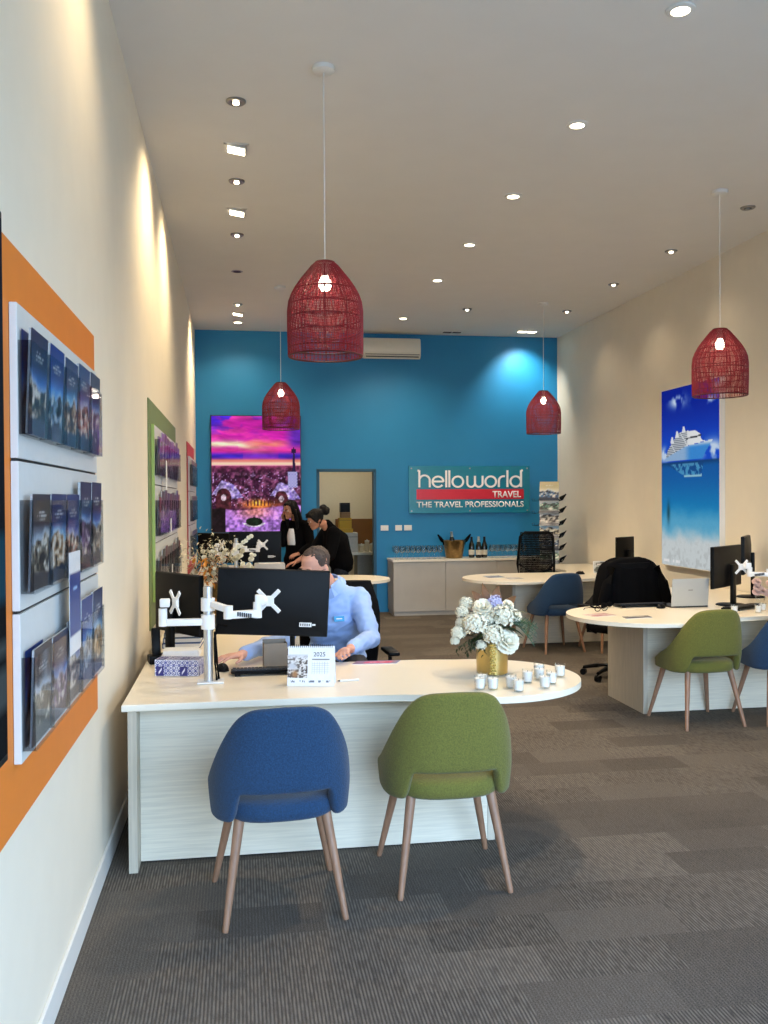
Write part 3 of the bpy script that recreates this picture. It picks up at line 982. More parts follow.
# air conditioner
t = thing('wall_mounted_air_conditioner', 'white split air conditioner high on the blue wall behind the front pendant', 'air conditioner', (1.79, YB, 3.70))
b = BM()
prof = [(0, .03), (-.16, .0), (-.205, .05), (-.215, .14), (-.20, .27), (-.17, .30), (0, .30)]
V = [[Vector((x, y if y else -.001, z)) for y, z in prof] for x in (0, .836)]
rings(b, V, True)
bmesh.ops.bevel(b, geom=list(b.edges), offset=.006, segments=2, affect='EDGES')
obj('case', b, mat('ac_plastic', (228, 224, 208), .4, var=.01), t, True)
b = BM(); box(b, (.03, -.2085, .022), (.806, -.16, .034), .002, Matrix.Rotation(0, 4, 'X')); box(b, (.02, -.219, .055), (.816, -.2135, .062), .001); obj('louvre', b, m_dark, t)

# cruise ship light box on the right wall
t = thing('cruise_light_box', 'tall glowing picture of a white cruise ship on blue sea, on the right wall', 'light box', (XR, 8.45, .905))
CL, CH = 1.275, 1.957
b = BM(); box(b, (-.058, 0, 0), (-.001, CL, CH), .003); obj('box_frame', b, m_skirt, t)
def cruise(U, V):
    U = 1 - U                              # u runs from the far end to the near end
    n = fbm(U, V, 6, 10, 31, 4); n2 = fbm(U, V, 30, 44, 37, 3)
    c = mixc((16, 80, 214), (4, 34, 156), sstep(.6, .98, V))
    for cu, cv, ru, rv in ((.30, .925, .13, .035), (.82, .90, .2, .03), (.9, .95, .15, .03), (.9, .635, .16, .05), (.05, .63, .07, .04)):
        c = mixc(c, (206, 226, 250), np.exp(-((U - cu) / ru) ** 2 - ((V - cv) / rv) ** 2) * sstep(.42, .58, n) * 1.3)
    W = .585
    sea = mixc((10, 96, 176), (16, 132, 196), sstep(.55, .3, V))
    sea = mixc(sea, (92, 176, 216), sstep(.36, .24, V + .06 * (n - .5)))
    sea = mixc(sea, (214, 222, 224), sstep(.24, .12, V + .09 * (n - .5)))
    sea = mixc(sea, (176, 180, 180), sstep(.5, .7, n2) * sstep(.2, .05, V) * .45)
    sea = mixc(sea, (14, 66, 120), np.exp(-((V - W) / .02) ** 2))
    rf = in_poly(U, V, [(.10, .575), (.75, .575), (.72, .52), (.62, .495), (.45, .50), (.25, .54)])
    sea = mixc(sea, mixc((20, 70, 130), (120, 196, 226), sstep(.45, .6, n2)), rf * .6)
    sea = mixc(sea, (150, 206, 226), (np.abs(V - .497 - .01 * U) < .006) & (U > .42) & (U < .72))
    sea = mixc(sea, (14, 62, 74), np.exp(-((U - .13) / .03) ** 2 - ((V - .30) / .06) ** 2) * .8)
    c = mixc(c, sea, sstep(W + .003, W - .003, V))
    hull = in_poly(U, V, [(.07, .59), (.09, .615), (.44, .668), (.70, .676), (.90, .690), (.895, .684), (.80, .635), (.73, .592)])
    hc = mixc((150, 186, 226), (60, 146, 226), sstep(.40, .55, U))
    hc = mixc(hc, (226, 236, 246), sstep(.655, .685, V) * (U > .4))
    c = mixc(c, hc, hull)
    sup = in_poly(U, V, [(.08, .612), (.12, .655), (.22, .705), (.33, .745), (.45, .752), (.62, .745), (.71, .722), (.70, .712), (.72, .692), (.78, .684), (.45, .668)])
    sc_ = mixc((216, 222, 228), (244, 246, 248), sstep(.3, .6, U))
    dk = ((V * 165 + U * 3) % 1.6 < .75) & (U < .47)
    sc_ = mixc(sc_, (60, 76, 98), dk * .85)
    c = mixc(c, sc_, sup)
    c = mixc(c, (40, 46, 60), in_poly(U, V, [(.44, .712), (.72, .722), (.71, .712), (.46, .704)]))
    for fu, fv in ((.41, .765), (.29, .745), (.20, .715)):
        c = mixc(c, (236, 240, 246), in_poly(U, V, [(fu - .03, fv - .02), (fu - .01, fv + .012), (fu + .015, fv + .012), (fu + .035, fv - .02)]))
    c = mixc(c, (244, 244, 244), (np.abs(V - .024) < .006) & (U > .04) & (U < .34) & (vnoise(U, V * 0, 40, 1, 3) > .3))
    return c
m_lbox2 = print_mat('lit_film_cruise', .74, .4)
picture('picture_film', (-.0588, .010, .010), (0, CL - .020, 0), (0, 0, CH - .020), 130, 200, cruise, m_lbox2, t)
# ------------------------------------------------------------------ desks
TZ0, TZ = .727, .757      # underside and top of the desk tops


def desk_left(label, y):
    """origin at the front left corner of the top on the floor"""
    t = thing('service_desk', label, 'desk', (-.522, y, 0))
    ox, oy = .535, -4.16
    P = lambda L: [(a + ox, c + oy) for a, c in L]
    poly = [(-.535, 4.16), (.55, 4.165), (.72, 4.158), (.86, 4.125), (.98, 4.078)] + arc(1.196, 4.515, .498, -107, 92, 40) + \
           [(1.0, 5.045), (.6, 5.05), (.42, 5.06), (.31, 5.12), (.26, 5.24), (.25, 5.4), (.25, 7.05), (-.535, 7.05)]
    b = BM(); prism(b, P(poly), TZ0, TZ, .004); obj('worktop', b, m_white, t, True, 30)
    b = BM(); box(b, (.023, .02, .0), (.062, .70, TZ0 - .001), .0015); obj('end_panel', b, m_woodv, t)
    b = BM(); box(b, (.063, .135, .008), (1.70, .160, TZ0 - .001), .001); obj('front_panel', b, m_wood, t)
    b = BM(); box(b, (1.701, .135, .0), (1.737, .80, TZ0 - .001), .0015); obj('end_panel', b, m_woodv, t)
    b = BM(); box(b, (.023, 2.80, .0), (.76, 2.83, TZ0 - .001), .0015); obj('end_panel', b, m_woodv, t)
    b = BM(); box(b, (.28, 2.0, .03), (.74, 2.78, .60), .002); pd = obj('drawer_unit', b, m_wood, t)
    b = BM()
    for k in range(3):
        box(b, (.7402, 2.02, .05 + k * .183), (.756, 2.76, .22 + k * .183), .002)
    obj('drawer_front', b, m_white, pd)
    return t


def desk_right(label, y):
    t = thing('service_desk', label, 'desk', (XR - .02, y, 0))
    ox, oy = -(XR - .02), -6.40
    P = lambda L: [(a + ox, c + oy) for a, c in L]
    X1 = XR - .02
    poly = [(X1, 6.40), (X1, 8.65), (4.02, 8.65), (4.02, 7.5), (3.98, 7.36), (3.86, 7.31), (3.4, 7.31)] + arc(3.10, 6.72, .588, 88, 262, 44) + [(3.14, 6.133), (3.30, 6.16), (3.5, 6.27), (3.72, 6.365), (3.95, 6.398)]
    poly = poly[::-1]
    b = BM(); prism(b, P(poly), TZ0, TZ, .004); obj('worktop', b, m_white, t, True, 30)
    b = BM(); box(b, (3.05 + ox, 6.605 + oy, 0), (3.085 + ox, 7.29 + oy, TZ0 - .001), .0015); obj('end_panel', b, m_woodv, t)
    b = BM(); box(b, (3.0855 + ox, 6.62 + oy, .008), (X1 - .03 + ox, 6.645 + oy, TZ0 - .001), .001); obj('front_panel', b, m_wood, t)
    b = BM(); box(b, (4.03 + ox, 8.60 + oy, 0), (X1 - .03 + ox, 8.63 + oy, TZ0 - .001), .0015); obj('end_panel', b, m_woodv, t)
    b = BM(); box(b, (4.06 + ox, 7.8 + oy, .03), (4.5 + ox, 8.58 + oy, .60), .002); obj('drawer_unit', b, m_wood, t)
    return t


desk_left('white-topped desk with pale wood panel behind the two nearest chairs, by the left wall', 4.16)
desk_left('white desk with rounded end further back, in front of the bent dark-haired woman', 10.06)
desk_right('white desk with rounded end on the right, holding a silver laptop', 6.40)
desk_right('white desk with rounded end at the far right, before the brochure spinner', 9.80)


# ------------------------------------------------------------------ visitor chairs
def shell_bm():
    """upholstered tub back: wraps round the seat, open slot low at the back"""
    bm = BM()
    nc, nr = 41, 11
    G = []
    for j in range(nc):
        s = -1 + 2 * j / (nc - 1)              # -1 left arm tip .. 0 back .. 1 right arm tip
        a = abs(s)
        # top edge falls from the back towards the arm tips
        zt = .866 - float(np.interp(a, (0, .18, .28, .36, .44, .52, .62, .74, .86, 1), (0, .004, .014, .034, .078, .140, .225, .305, .365, .405)))
        zt = max(zt, .455)
        zb = .518 - .123 * float(sstep(.30, .36, a)) + .012 * float(sstep(.6, 1, a))
        col = []
        for i in range(nr):
            v = i / (nr - 1)
            z = zb + (zt - zb) * v
            h = max(0.0, (z - .40) / .46)
            hw = .290 - .012 * (1 - min(1, h * 4)) - .052 * h ** 2.6           # half width
            dp = .235 + .020 * math.sin(min(1, h) * PI) * 1.0 + .055 * h           # back depth
            ang = s * R(118) if a < .75 else math.copysign(R(118) * .75 + (a - .75) * R(118) * .9, s)
            cx, cy = math.sin(ang), -math.cos(ang)
            e = 2 / 2.7
            px = math.copysign(abs(cx) ** e, cx) * hw
            py = math.copysign(abs(cy) ** e, cy) * (dp if cy < 0 else .30)
            col.append(Vector((px, py, z)))
        G.append(col)
    V = [[bm.verts.new(p) for p in c] for c in G]
    for j in range(nc - 1):
        for i in range(nr - 1):
            bm.faces.new((V[j][i], V[j + 1][i], V[j + 1][i + 1], V[j][i + 1]))
    bmesh.ops.recalc_face_normals(bm, faces=bm.faces)
    # outward normals, then thicken towards the inside
    f0 = max(bm.faces, key=lambda f: -f.calc_center_median().y)
    if f0.normal.y > 0:
        bmesh.ops.reverse_faces(bm, faces=bm.faces)
    bm.normal_update()
    th = .042
    outer = {v: v.co.copy() for v in bm.verts}
    nrm = {v: v.normal.copy() for v in bm.verts}
    vs = list(bm.verts); fs = list(bm.faces)
    inner = {v: bm.verts.new(v.co - nrm[v] * th) for v in vs}
    be = [e for e in bm.edges if len(e.link_faces) == 1]
    for f in fs:
        bm.faces.new([inner[v] for v in reversed(f.verts)])
    for e in be:
        f = e.link_faces[0]
        a, c = e.verts
        L = [l for l in f.loops if l.edge == e][0]
        a = L.vert; c = L.link_loop_next.vert
        bm.faces.new((c, a, inner[a], inner[c]))
    rim = [e for e in bm.edges if (e.verts[0] in inner) and (e.verts[1] in inner.values()) or (e.verts[1] in inner) and (e.verts[0] in inner.values())]
    return bm


def subdivided(name, bm, levels, m, parent, off=None):
    bmesh.ops.recalc_face_normals(bm, faces=bm.faces)
    me = bpy.data.meshes.new(name + '_raw'); bm.to_mesh(me); bm.free()
    o = bpy.data.objects.new(name + '_raw', me); COL.objects.link(o)
    md = o.modifiers.new('s', 'SUBSURF'); md.levels = levels; md.render_levels = levels
    dg = bpy.context.evaluated_depsgraph_get(); dg.update()
    res = bpy.data.meshes.new_from_object(o.evaluated_get(dg), depsgraph=dg)
    bpy.data.objects.remove(o); bpy.data.meshes.remove(me)
    res.name = name
    res.polygons.foreach_set('use_smooth', [True] * len(res.polygons))
    return link(name, res, m, parent)


def make_chair(label, fabric, loc, rz):
    t = thing('visitor_chair', label, 'chair', (loc[0], loc[1], 0), rz, 'upholstered visitor chairs')
    subdivided('backrest', shell_bm(), 1, fabric, t)
    # seat pad
    b = BM()
    n = 40
    rs = []
    for z, k in ((.398, .80), (.400, .93), (.412, .985), (.44, 1.0), (.462, .985), (.476, .93), (.484, .80), (.490, .45)):
        ring = []
        for q in range(n):
            a = 2 * PI * q / n
            c, s = math.cos(a), math.sin(a)
            e = 2 / 2.9
            ring.append(Vector((math.copysign(abs(c) ** e, c) * .236 * k, .035 + math.copysign(abs(s) ** e, s) * .258 * k, z)))
        rs.append(ring)
    rings(b, rs, True)
    obj('seat', b, fabric, t, True, 60)
    for sx, sy in ((-1, -1), (1, -1), (-1, 1), (1, 1)):
        b = BM()
        top = Vector((sx * .172, .015 + sy * .155, .405)); foot = Vector((sx * (.236 if sy < 0 else .255), .015 + sy * .245, 0))
        cyl(b, foot, foot + (top - foot) * .03, .0105, .0125, 14)
        cyl(b, foot + (top - foot) * .03, top, .0125, .0215, 14)
        obj('leg', b, m_leg, t, True)
    return t


make_chair('blue upholstered chair with wooden legs, nearest the camera at the front desk', m_fblue, (.152, 3.79), R(4))
make_chair('olive green upholstered chair at the front desk, beside the nearest blue chair', m_fgreen, (.882, 3.935), R(-.5))
make_chair('olive green upholstered chair at the right desk in front of the silver laptop', m_fgreen, (3.34, 6.31), R(5))
make_chair('blue upholstered chair cut off by the right edge of the photo', m_fblue, (4.0, 6.28), R(-3))
make_chair('blue upholstered chair at the far right desk behind the flowers', m_fblue, (3.40, 9.58), R(9))
m_fdark = mat('charcoal_wool', (22, 23, 27), .95, var=.2, scale=170, bump=.25, sheen=.1)
make_chair('black upholstered chair at the far right desk, half hidden by the draped office chair', m_fdark, (4.02, 9.52), R(6))


# ------------------------------------------------------------------ office chairs
def office_chair(label, loc, rz, mesh_back=False, top=1.12, bw=.215):
    t = thing('office_chair', label, 'office chair', (loc[0], loc[1], 0), rz)
    # five-star base with castors; the chair faces +y
    b = BM()
    for k in range(5):
        a = 2 * PI * k / 5 - .14
        d = Vector((math.cos(a), math.sin(a), 0))
        tube(b, [d * .02 + Vector((0, 0, .115)), d * .16 + Vector((0, 0, .10)), d * .30 + Vector((0, 0, .072))], [.028, .022, .015], 8)
    base = obj('star_base', b, m_black, t, True)
    for k in range(5):
        a = 2 * PI * k / 5 - .14
        d = Vector((math.cos(a), math.sin(a), 0)); q = Vector((-d.y, d.x, 0))
        b = BM()
        for s in (-1, 1):
            p = d * .30 + Vector((0, 0, .030)) + q * s * .014
            cyl(b, p - q * .009, p + q * .009, .029, n=16)
        cyl(b, d * .30 + Vector((0, 0, .03)), d * .30 + Vector((0, 0, .072)), .009, n=8)
        obj('castor', b, m_black, base, True)
    b = BM(); cyl(b, (0, 0, .10), (0, 0, .26), .030, n=16); cyl(b, (0, 0, .26), (0, 0, .41), .018, n=14); box(b, (-.09, -.12, .40), (.09, .12, .428), .01); obj('gas_column', b, m_black, t, True)
    b = BM()
    rs = []
    for z, k in ((.429, .86), (.436, .97), (.465, 1.0), (.492, .97), (.505, .85), (.509, .4)):
        rs.append([Vector((math.copysign(abs(math.cos(a)) ** .7, math.cos(a)) * .245 * k, .01 + math.copysign(abs(math.sin(a)) ** .7, math.sin(a)) * .24 * k, z - .02 * max(0, math.sin(a)) ** 3)) for a in [2 * PI * q / 36 for q in range(36)]])
    rings(b, rs, True); obj('seat', b, m_blackm, t, True, 60)
    # back
    zb0, zt = .56, top
    w0, w1 = bw, bw + .01
    if mesh_back:
        b = BM()
        loop = []
        for (x, z) in [(-w0, zb0), (-w1 - .01, zb0 + .28), (-w1 + .015, zt - .05), (-w1 + .07, zt), (w1 - .07, zt), (w1 - .015, zt - .05), (w1 + .01, zb0 + .28), (w0, zb0)]:
            loop.append((x, -.245 - .06 * math.sin((z - zb0) / (zt - zb0) * PI) * -1 - .03, z))
        tube(b, loop, .017, 8, closed=True)
        fr = obj('backrest_frame', b, m_black, t, True)
        b = BM()
        nx, nz_ = 26, 30
        for i in range(nx + 1):
            u = i / nx
            tube(b, [(-(w1 - .02) + u * 2 * (w1 - .02), -.275 + .06 * math.sin(v * PI) - .02 * (1 - (2 * u - 1) ** 2), zb0 + v * (zt - zb0)) for v in [q / 8 for q in range(9)]], .0062, 4)
        for i in range(nz_ + 1):
            v = i / nz_
            tube(b, [(-(w1 - .015) + u * 2 * (w1 - .015), -.275 + .06 * math.sin(v * PI) - .02 * (1 - (2 * u - 1) ** 2), zb0 + v * (zt - zb0)) for u in [q / 6 for q in range(7)]], .0062, 4)
        obj('mesh_back', b, m_blackm, t)
        b = BM()
        tube(b, [(-w1, -.26, zb0 + .28), (-.12, -.31, zb0 + .20), (0, -.325, zb0 + .17), (.12, -.31, zb0 + .20), (w1, -.26, zb0 + .28)], .018, 8)
        tube(b, [(0, -.325, zb0 + .17), (0, -.33, .56), (0, -.24, .42), (0, -.05, .415)], .026, 8)
        obj('back_support', b, m_black, t, True)
    else:
        b = BM()
        V = []
        for i in range(9):
            v = i / 8
            z = zb0 + v * (zt - zb0)
            hw = (w0 + .012 * math.sin(v * PI)) * (1 - .16 * max(0, v - .7) / .3)
            yb = -.26 + .05 * math.sin(v * PI) - .02
            V.append([Vector((math.copysign(abs(math.cos(a)) ** .55, math.cos(a)) * hw, yb + .034 * math.copysign(abs(math.sin(a)) ** .8, math.sin(a)) - .03 * (1 - math.cos(a) ** 2) * (1 if math.sin(a) < 0 else .3), z)) for a in [2 * PI * q / 28 for q in range(28)]])
        rings(b, V, True); obj('backrest', b, m_blackm, t, True, 60)
        b = BM(); tube(b, [(0, -.33, .80), (0, -.34, .58), (0, -.25, .42), (0, -.05, .415)], .024, 8); obj('back_support', b, m_black, t, True)
    for s in (-1, 1):
        b = BM()
        tube(b, [(s * .20, 0, .425), (s * .285, 0, .44), (s * .295, -.01, .55), (s * .295, -.02, .655)], .014, 8)
        box(b, (s * .295 - .038, -.14, .655), (s * .295 + .038, .12, .682), .010)
        obj('armrest', b, m_black, t, True)
    return t


office_chair('black office chair behind the front desk, under the man in the pale blue shirt', (.672, 5.86), R(183), top=1.11, bw=.262)
oc = office_chair('black office chair behind the right desk with a black jacket draped over its back', (3.43, 8.02), R(8), top=1.08)
office_chair('black mesh-backed office chair at the far right desk, in front of the brochure spinner', (3.70, 11.30), R(-4), mesh_back=True, top=1.235)
# jacket over the chair back
t = thing('draped_jacket', 'black jacket draped wide over the office chair back at the right desk', 'jacket', (3.43, 8.02, 0), R(8))
b = BM()
NJ = 30
def jk(u, v, side):
    # u across -1..1, v 0 top .. 1 hem ; side -1 outside (towards camera), 1 inside
    top = 1.135 - .05 * max(0, abs(u) - .62) ** 1.3 * 3.2
    hw = .245 + .135 * v ** .8
    fold = .016 * math.sin(u * 11 + v * 2) * v + .008 * math.sin(u * 23 + 1) * v
    yc = -.27 + .05 * math.sin((1 - v) * 1.6)
    d = .050 * math.sqrt(min(1, v * 5)) + fold * .8 + .012
    y = yc - .02 - (.03 * (1 - u * u)) - d if side < 0 else yc + d + .004
    return Vector((u * hw, y, top - v * (.56 + .02 * math.sin(u * 5)) if side < 0 else top - v * .36))
rs = []
for i in range(13):
    v = i / 12
    o_ = [jk(-1 + 2 * q / NJ, v, -1) for q in range(NJ + 1)]; i_ = [jk(1 - 2 * q / NJ, v, 1) for q in range(NJ + 1)]
    rs.append(o_ + i_)
rings(b, rs, True)
body = subdivided('jacket_body', b, 1, m_cloth_black, t)
for s in (-1, 1):
    b = BM(); tube(b, [(s * .225, -.305, 1.04), (s * .275, -.335, .90), (s * .315, -.335, .76), (s * .325, -.32, .60)], [.04, .05, .05, .046], 12)
    obj('sleeve', b, m_cloth_black, t, True)

# ------------------------------------------------------------------ white cabinet and what stands on it
CX0, CX1, CY0, CY1, CZ = 2.15, 4.42, 12.78, 13.285, .80
t = thing('low_cabinet', 'long white low cabinet against the blue wall under the sign', 'cabinet', (CX0, CY0, 0))
CWd, CDp = CX1 - CX0, CY1 - CY0
m_cab = mat('white_cabinet', (190, 184, 172), .5, var=.04, scale=5)
b = BM(); box(b, (.012, .025, 0), (CWd - .012, CDp, .055), .001); obj('plinth', b, m_cab, t)
b = BM(); box(b, (.0, .02, .056), (CWd, CDp, CZ - .032), .002); obj('carcass', b, m_cab, t)
for k in range(3):
    b = BM(); box(b, (.004 + k * CWd / 3, .0, .06), ((k + 1) * CWd / 3 - .004, .0195, CZ - .036), .002); obj('door', b, m_cab, t)
b = BM(); box(b, (-.012, -.012, CZ - .031), (CWd, CDp, CZ), .002); obj('cabinet_top', b, m_white, t)

def wine_glass(loc, label, group):
    t = thing('wine_glass', label, 'wine glass', loc, 0, group)
    b = BM()
    lathe(b, [(.032, .0), (.033, .002), (.008, .006), (.0045, .012), (.0042, .085)], 16)
    obj('stem', b, m_wglass, t, True)
    b = BM(); lathe(b, [(.0045, .086), (.02, .095), (.034, .115), (.038, .140), (.033, .172), (.029, .19), (.0275, .19), (.0315, .172), (.0362, .14), (.032, .117), (.018, .098)], 18); obj('bowl', b, m_wglass, t, True)
    return t
g0 = None
for side, x0, nx in (('left', 2.215, 9), ('right', 3.62, 7)):
    for j in range(3):
        for k in range(nx):
            loc = (x0 + k * .079 + (.012 if j % 2 else 0), 12.86 + j * .085, CZ + .0006)
            lab = 'clear wine glass in the %s cluster on the cabinet, %s row, %s from the left' % (side, ('front', 'middle', 'back')[j], ORD[k])
            if g0 is None: g0 = wine_glass(loc, lab, 'wine glasses on the cabinet')
            else: clone(g0, loc, None, lab)

# ice bucket
t = thing('ice_bucket', 'brass ice bucket with dark horn handles on the white cabinet', 'ice bucket', (3.085, 13.0, CZ + .001))
b = BM(); lathe(b, [(.001, 0), (.115, .0), (.12, .008), (.165, .25), (.172, .258), (.163, .258), (.112, .014), (.001, .014)], 36); obj('bucket', b, m_brass, t, True)
for s in (-1, 1):
    b = BM(); tube(b, [(s * .150, -.01, .20), (s * .175, -.01, .25), (s * .205, -.01, .29), (s * .245, -.01, .345)], [.02, .026, .024, .010], 12); obj('handle', b, m_cloth_black, t, True)


def bottle(loc, label, rot=None, foil=(26, 22, 20), lab=(214, 206, 186)):
    t = thing('wine_bottle', label, 'bottle', loc, 0, 'sparkling wine bottles')
    if rot: t.rotation_euler = rot
    b = BM(); lathe(b, [(.001, .004), (.03, .0), (.041, .006), (.043, .02), (.043, .16), (.036, .20), (.022, .235), (.0165, .26), (.016, .285), (.001, .285)], 24); obj('glass_body', b, m_wine, t, True)
    b = BM(); lathe(b, [(.0245, .2345), (.0185, .26), (.0178, .286), (.0185, .292), (.018, .308), (.001, .31)], 20); obj('foil', b, mat('foil_%d' % random.randint(0, 9999), foil, .3, .7), t, True)
    b = BM(); lathe(b, [(.0436, .045), (.0438, .046), (.0438, .115), (.0436, .116)], 24); obj('paper_label', b, mat('label_%d' % random.randint(0, 9999), lab, .6, var=.1), t, True)
    return t
bottle((3.07, 13.02, CZ + .08), 'bottle standing in the brass ice bucket', (R(6), R(-5), 0), (150, 150, 140))
for k, (x, y) in enumerate(((3.345, 12.99), (3.44, 12.95), (3.532, 12.97))):
    bottle((x, y, CZ + .0006), 'dark wine bottle beside the ice bucket, %s from the bucket' % ORD[k], None, ((24, 20, 20), (196, 190, 176), (30, 26, 24))[k])

# ------------------------------------------------------------------ brochure spinner
t = thing('brochure_spinner', 'black wire brochure spinner stacked with magazines right of the sign', 'brochure stand', (4.32, 12.35, 0), 0)
b = BM(); lathe(b, [(.001, .0), (.22, .0), (.225, .02), (.05, .035), (.001, .036)], 32); obj('base', b, m_black, t, True)
b = BM(); cyl(b, (0, 0, .03), (0, 0, 1.84), .016, n=14); obj('pole', b, m_black, t, True)
for f in range(4):
    M = Matrix.Rotation(R(-24) + f * PI / 2, 4, 'Z')
    b = BM()
    for lv in range(8):
        z = .42 + lv * .172
        if f in (0, 3):
            for x in (-.137, .137): tube(b, [M @ Vector((x, -.012, z + .01)), M @ Vector((x, -.20, z)), M @ Vector((x, -.237, z)), M @ Vector((x, -.239, z + .03))], .003, 5)
            tube(b, [M @ Vector((-.137, -.239, z + .03)), M @ Vector((.137, -.239, z + .03))], .003, 5)
            continue
        for x in (-.10, 0, .10):
            tube(b, [M @ Vector((x, -.06, z + .13)), M @ Vector((x, -.125, z)), M @ Vector((x, -.165, z + .012)), M @ Vector((x, -.215, z + .095))], .005, 5)
        for y, zz in ((-.125, 0), (-.165, .012), (-.215, .095), (-.06, .13)):
            tube(b, [M @ Vector((-.10, y, z + zz)), M @ Vector((.10, y, z + zz))], .005, 5)
        for x in (-.103, .103):
            bm_pts = [M @ Vector((x, -.130, z + .055)), M @ Vector((x, -.140, z + .004)), M @ Vector((x, -.213, z + .092))]
            bm_q = [p + M.to_3x3() @ Vector((.003, 0, 0)) for p in bm_pts]
            rings(b, [bm_pts, bm_q], True)
    obj('wire_pocket', b, m_black, t)
SPN = [((226, 220, 200), (60, 110, 160), (40, 60, 90), (200, 190, 150)), ((200, 214, 220), (90, 150, 130), (200, 200, 196), (226, 226, 222)), ((226, 226, 226), (170, 170, 164), (216, 214, 208), (70, 84, 92)), ((120, 160, 190), (206, 196, 170), (206, 206, 204), (214, 216, 216))]
for lv in range(8):
    z = .42 + lv * .172
    u = thing('magazine', 'magazine facing the room in the brochure spinner, %s from the top' % ORD[7 - lv], 'magazine', (4.32, 12.35, z + .004), R(-24), 'magazines in the spinner')
    M = Matrix.Translation((-.132, -.231, .0015)) @ Matrix.Rotation(R(-22), 4, 'X')
    b = BM(); box(b, (0, .0015, 0), (.264, .012, .285), .001, M); obj('pages', b, m_paper, u)
    o = M @ Vector((0, 0, 0))
    picture('cover', o, M @ Vector((.264, 0, 0)) - o, M @ Vector((0, 0, .285)) - o, 20, 24, cover(100 + lv, SPN[(lv * 3 + 3) % 4]), m_print, u)
# ------------------------------------------------------------------ screens and arms
def monitor(label, loc, rz, w_, h_, zc, roll=0.0, stand=True, z0=TZ, sticker=False, neck=None):
    """screen faces local +y, its back faces local -y"""
    t = thing('computer_monitor', label, 'monitor', (loc[0], loc[1], z0 + .0008), rz)
    zc -= z0
    M = Matrix.Translation((0, 0, zc)) @ Matrix.Rotation(R(roll), 4, 'Y')
    b = BM()
    A = [(-w_ / 2, -h_ / 2), (w_ / 2, -h_ / 2), (w_ / 2, h_ / 2), (-w_ / 2, h_ / 2)]
    def ring(y, k, dz=0): return [M @ Vector((x * k[0], y, z * k[1] + dz)) for x, z in A]
    rings(b, [ring(.014, (1, 1)), ring(-.006, (1, 1)), ring(-.016, (.985, .975)), ring(-.034, (.62, .55), -.01)], True)
    bmesh.ops.bevel(b, geom=list(b.edges), offset=.0025, segments=2, affect='EDGES')
    ca = obj('casing', b, m_black, t, True, 30)
    b = BM(); box(b, (-w_ / 2 + .008, .0141, -h_ / 2 + .014), (w_ / 2 - .008, .0152, h_ / 2 - .008), 0, M); obj('screen', b, m_blackg, t)
    b = BM(); box(b, (-w_ * .32, -.0172, h_ * .33), (w_ * .36, -.0160, h_ * .345), 0, M); box(b, (-w_ * .06, -.0145, h_ * .43), (w_ * .08, -.0125, h_ * .445), 0, M); obj('vent_slot', b, m_blackg, ca)
    if sticker:
        b = BM(); box(b, (w_ * .24, -.0356, -h_ * .345), (w_ * .35, -.026, -h_ * .28), 0, M); box(b, (w_ * .355, -.034, -h_ * .325), (w_ * .385, -.024, -h_ * .30), 0, M); s = obj('rating_sticker', b, m_paper, ca)
        b = BM()
        for k in range(5): box(b, (w_ * (.248 + k * .019), -.0362, -h_ * .330), (w_ * (.258 + k * .019), -.0357, -h_ * .295), 0, M)
        obj('sticker_print', b, m_dark, ca)
    if neck is not None:
        b = BM(); box(b, (neck - .014, .045, .012), (neck + .014, .062, zc + .02), .004); box(b, (neck - .014, .013, zc - .02), (neck + .014, .0621, zc + .02), .004); obj('stand_neck', b, m_black, t, True)
        b = BM(); box(b, (neck - .06, .035, 0), (neck + .06, .16, .012), .004); obj('stand_base', b, m_black, t, True)
    elif stand:
        b = BM()
        box(b, (-.034, -.075, .0), (.034, -.045, zc + .02), .006)
        obj('stand_neck', b, m_black, t, True)
        b = BM(); lathe(b, [(.001, 0), (.12, 0), (.122, .006), (.11, .012), (.04, .016), (.001, .017)], 32, (0, -.04, 0)); obj('stand_base', b, m_black, t, True)
    return t


def xplate(b, c, nrm, s=.062):
    """cross-shaped mounting plate"""
    x, y, d = frame_of(nrm)
    for a in (45, 135):
        e = (x * math.cos(R(a)) + y * math.sin(R(a)))
        f = d.cross(e)
        M = Matrix((e, f, d)).transposed().to_4x4(); M.translation = c
        box(b, (-s * 1.25, -.0105, -.004), (s * 1.25, .0105, .004), .003, M)
    M = Matrix((x, y, d)).transposed().to_4x4(); M.translation = c
    box(b, (-.026, -.026, -.006), (.026, .026, .010), .005, M)


def arm_link(b, p, q, hw=.019, hh=.019):
    p = Vector(p); q = Vector(q); d = (q - p); L = d.length; d.normalize()
    s = Vector((-d.y, d.x, 0)).normalized(); u = d.cross(s) * 1
    M = Matrix((d, s, u)).transposed().to_4x4(); M.translation = p
    box(b, (-.01, -hw, -hh), (L + .01, hw, hh), .007, M)


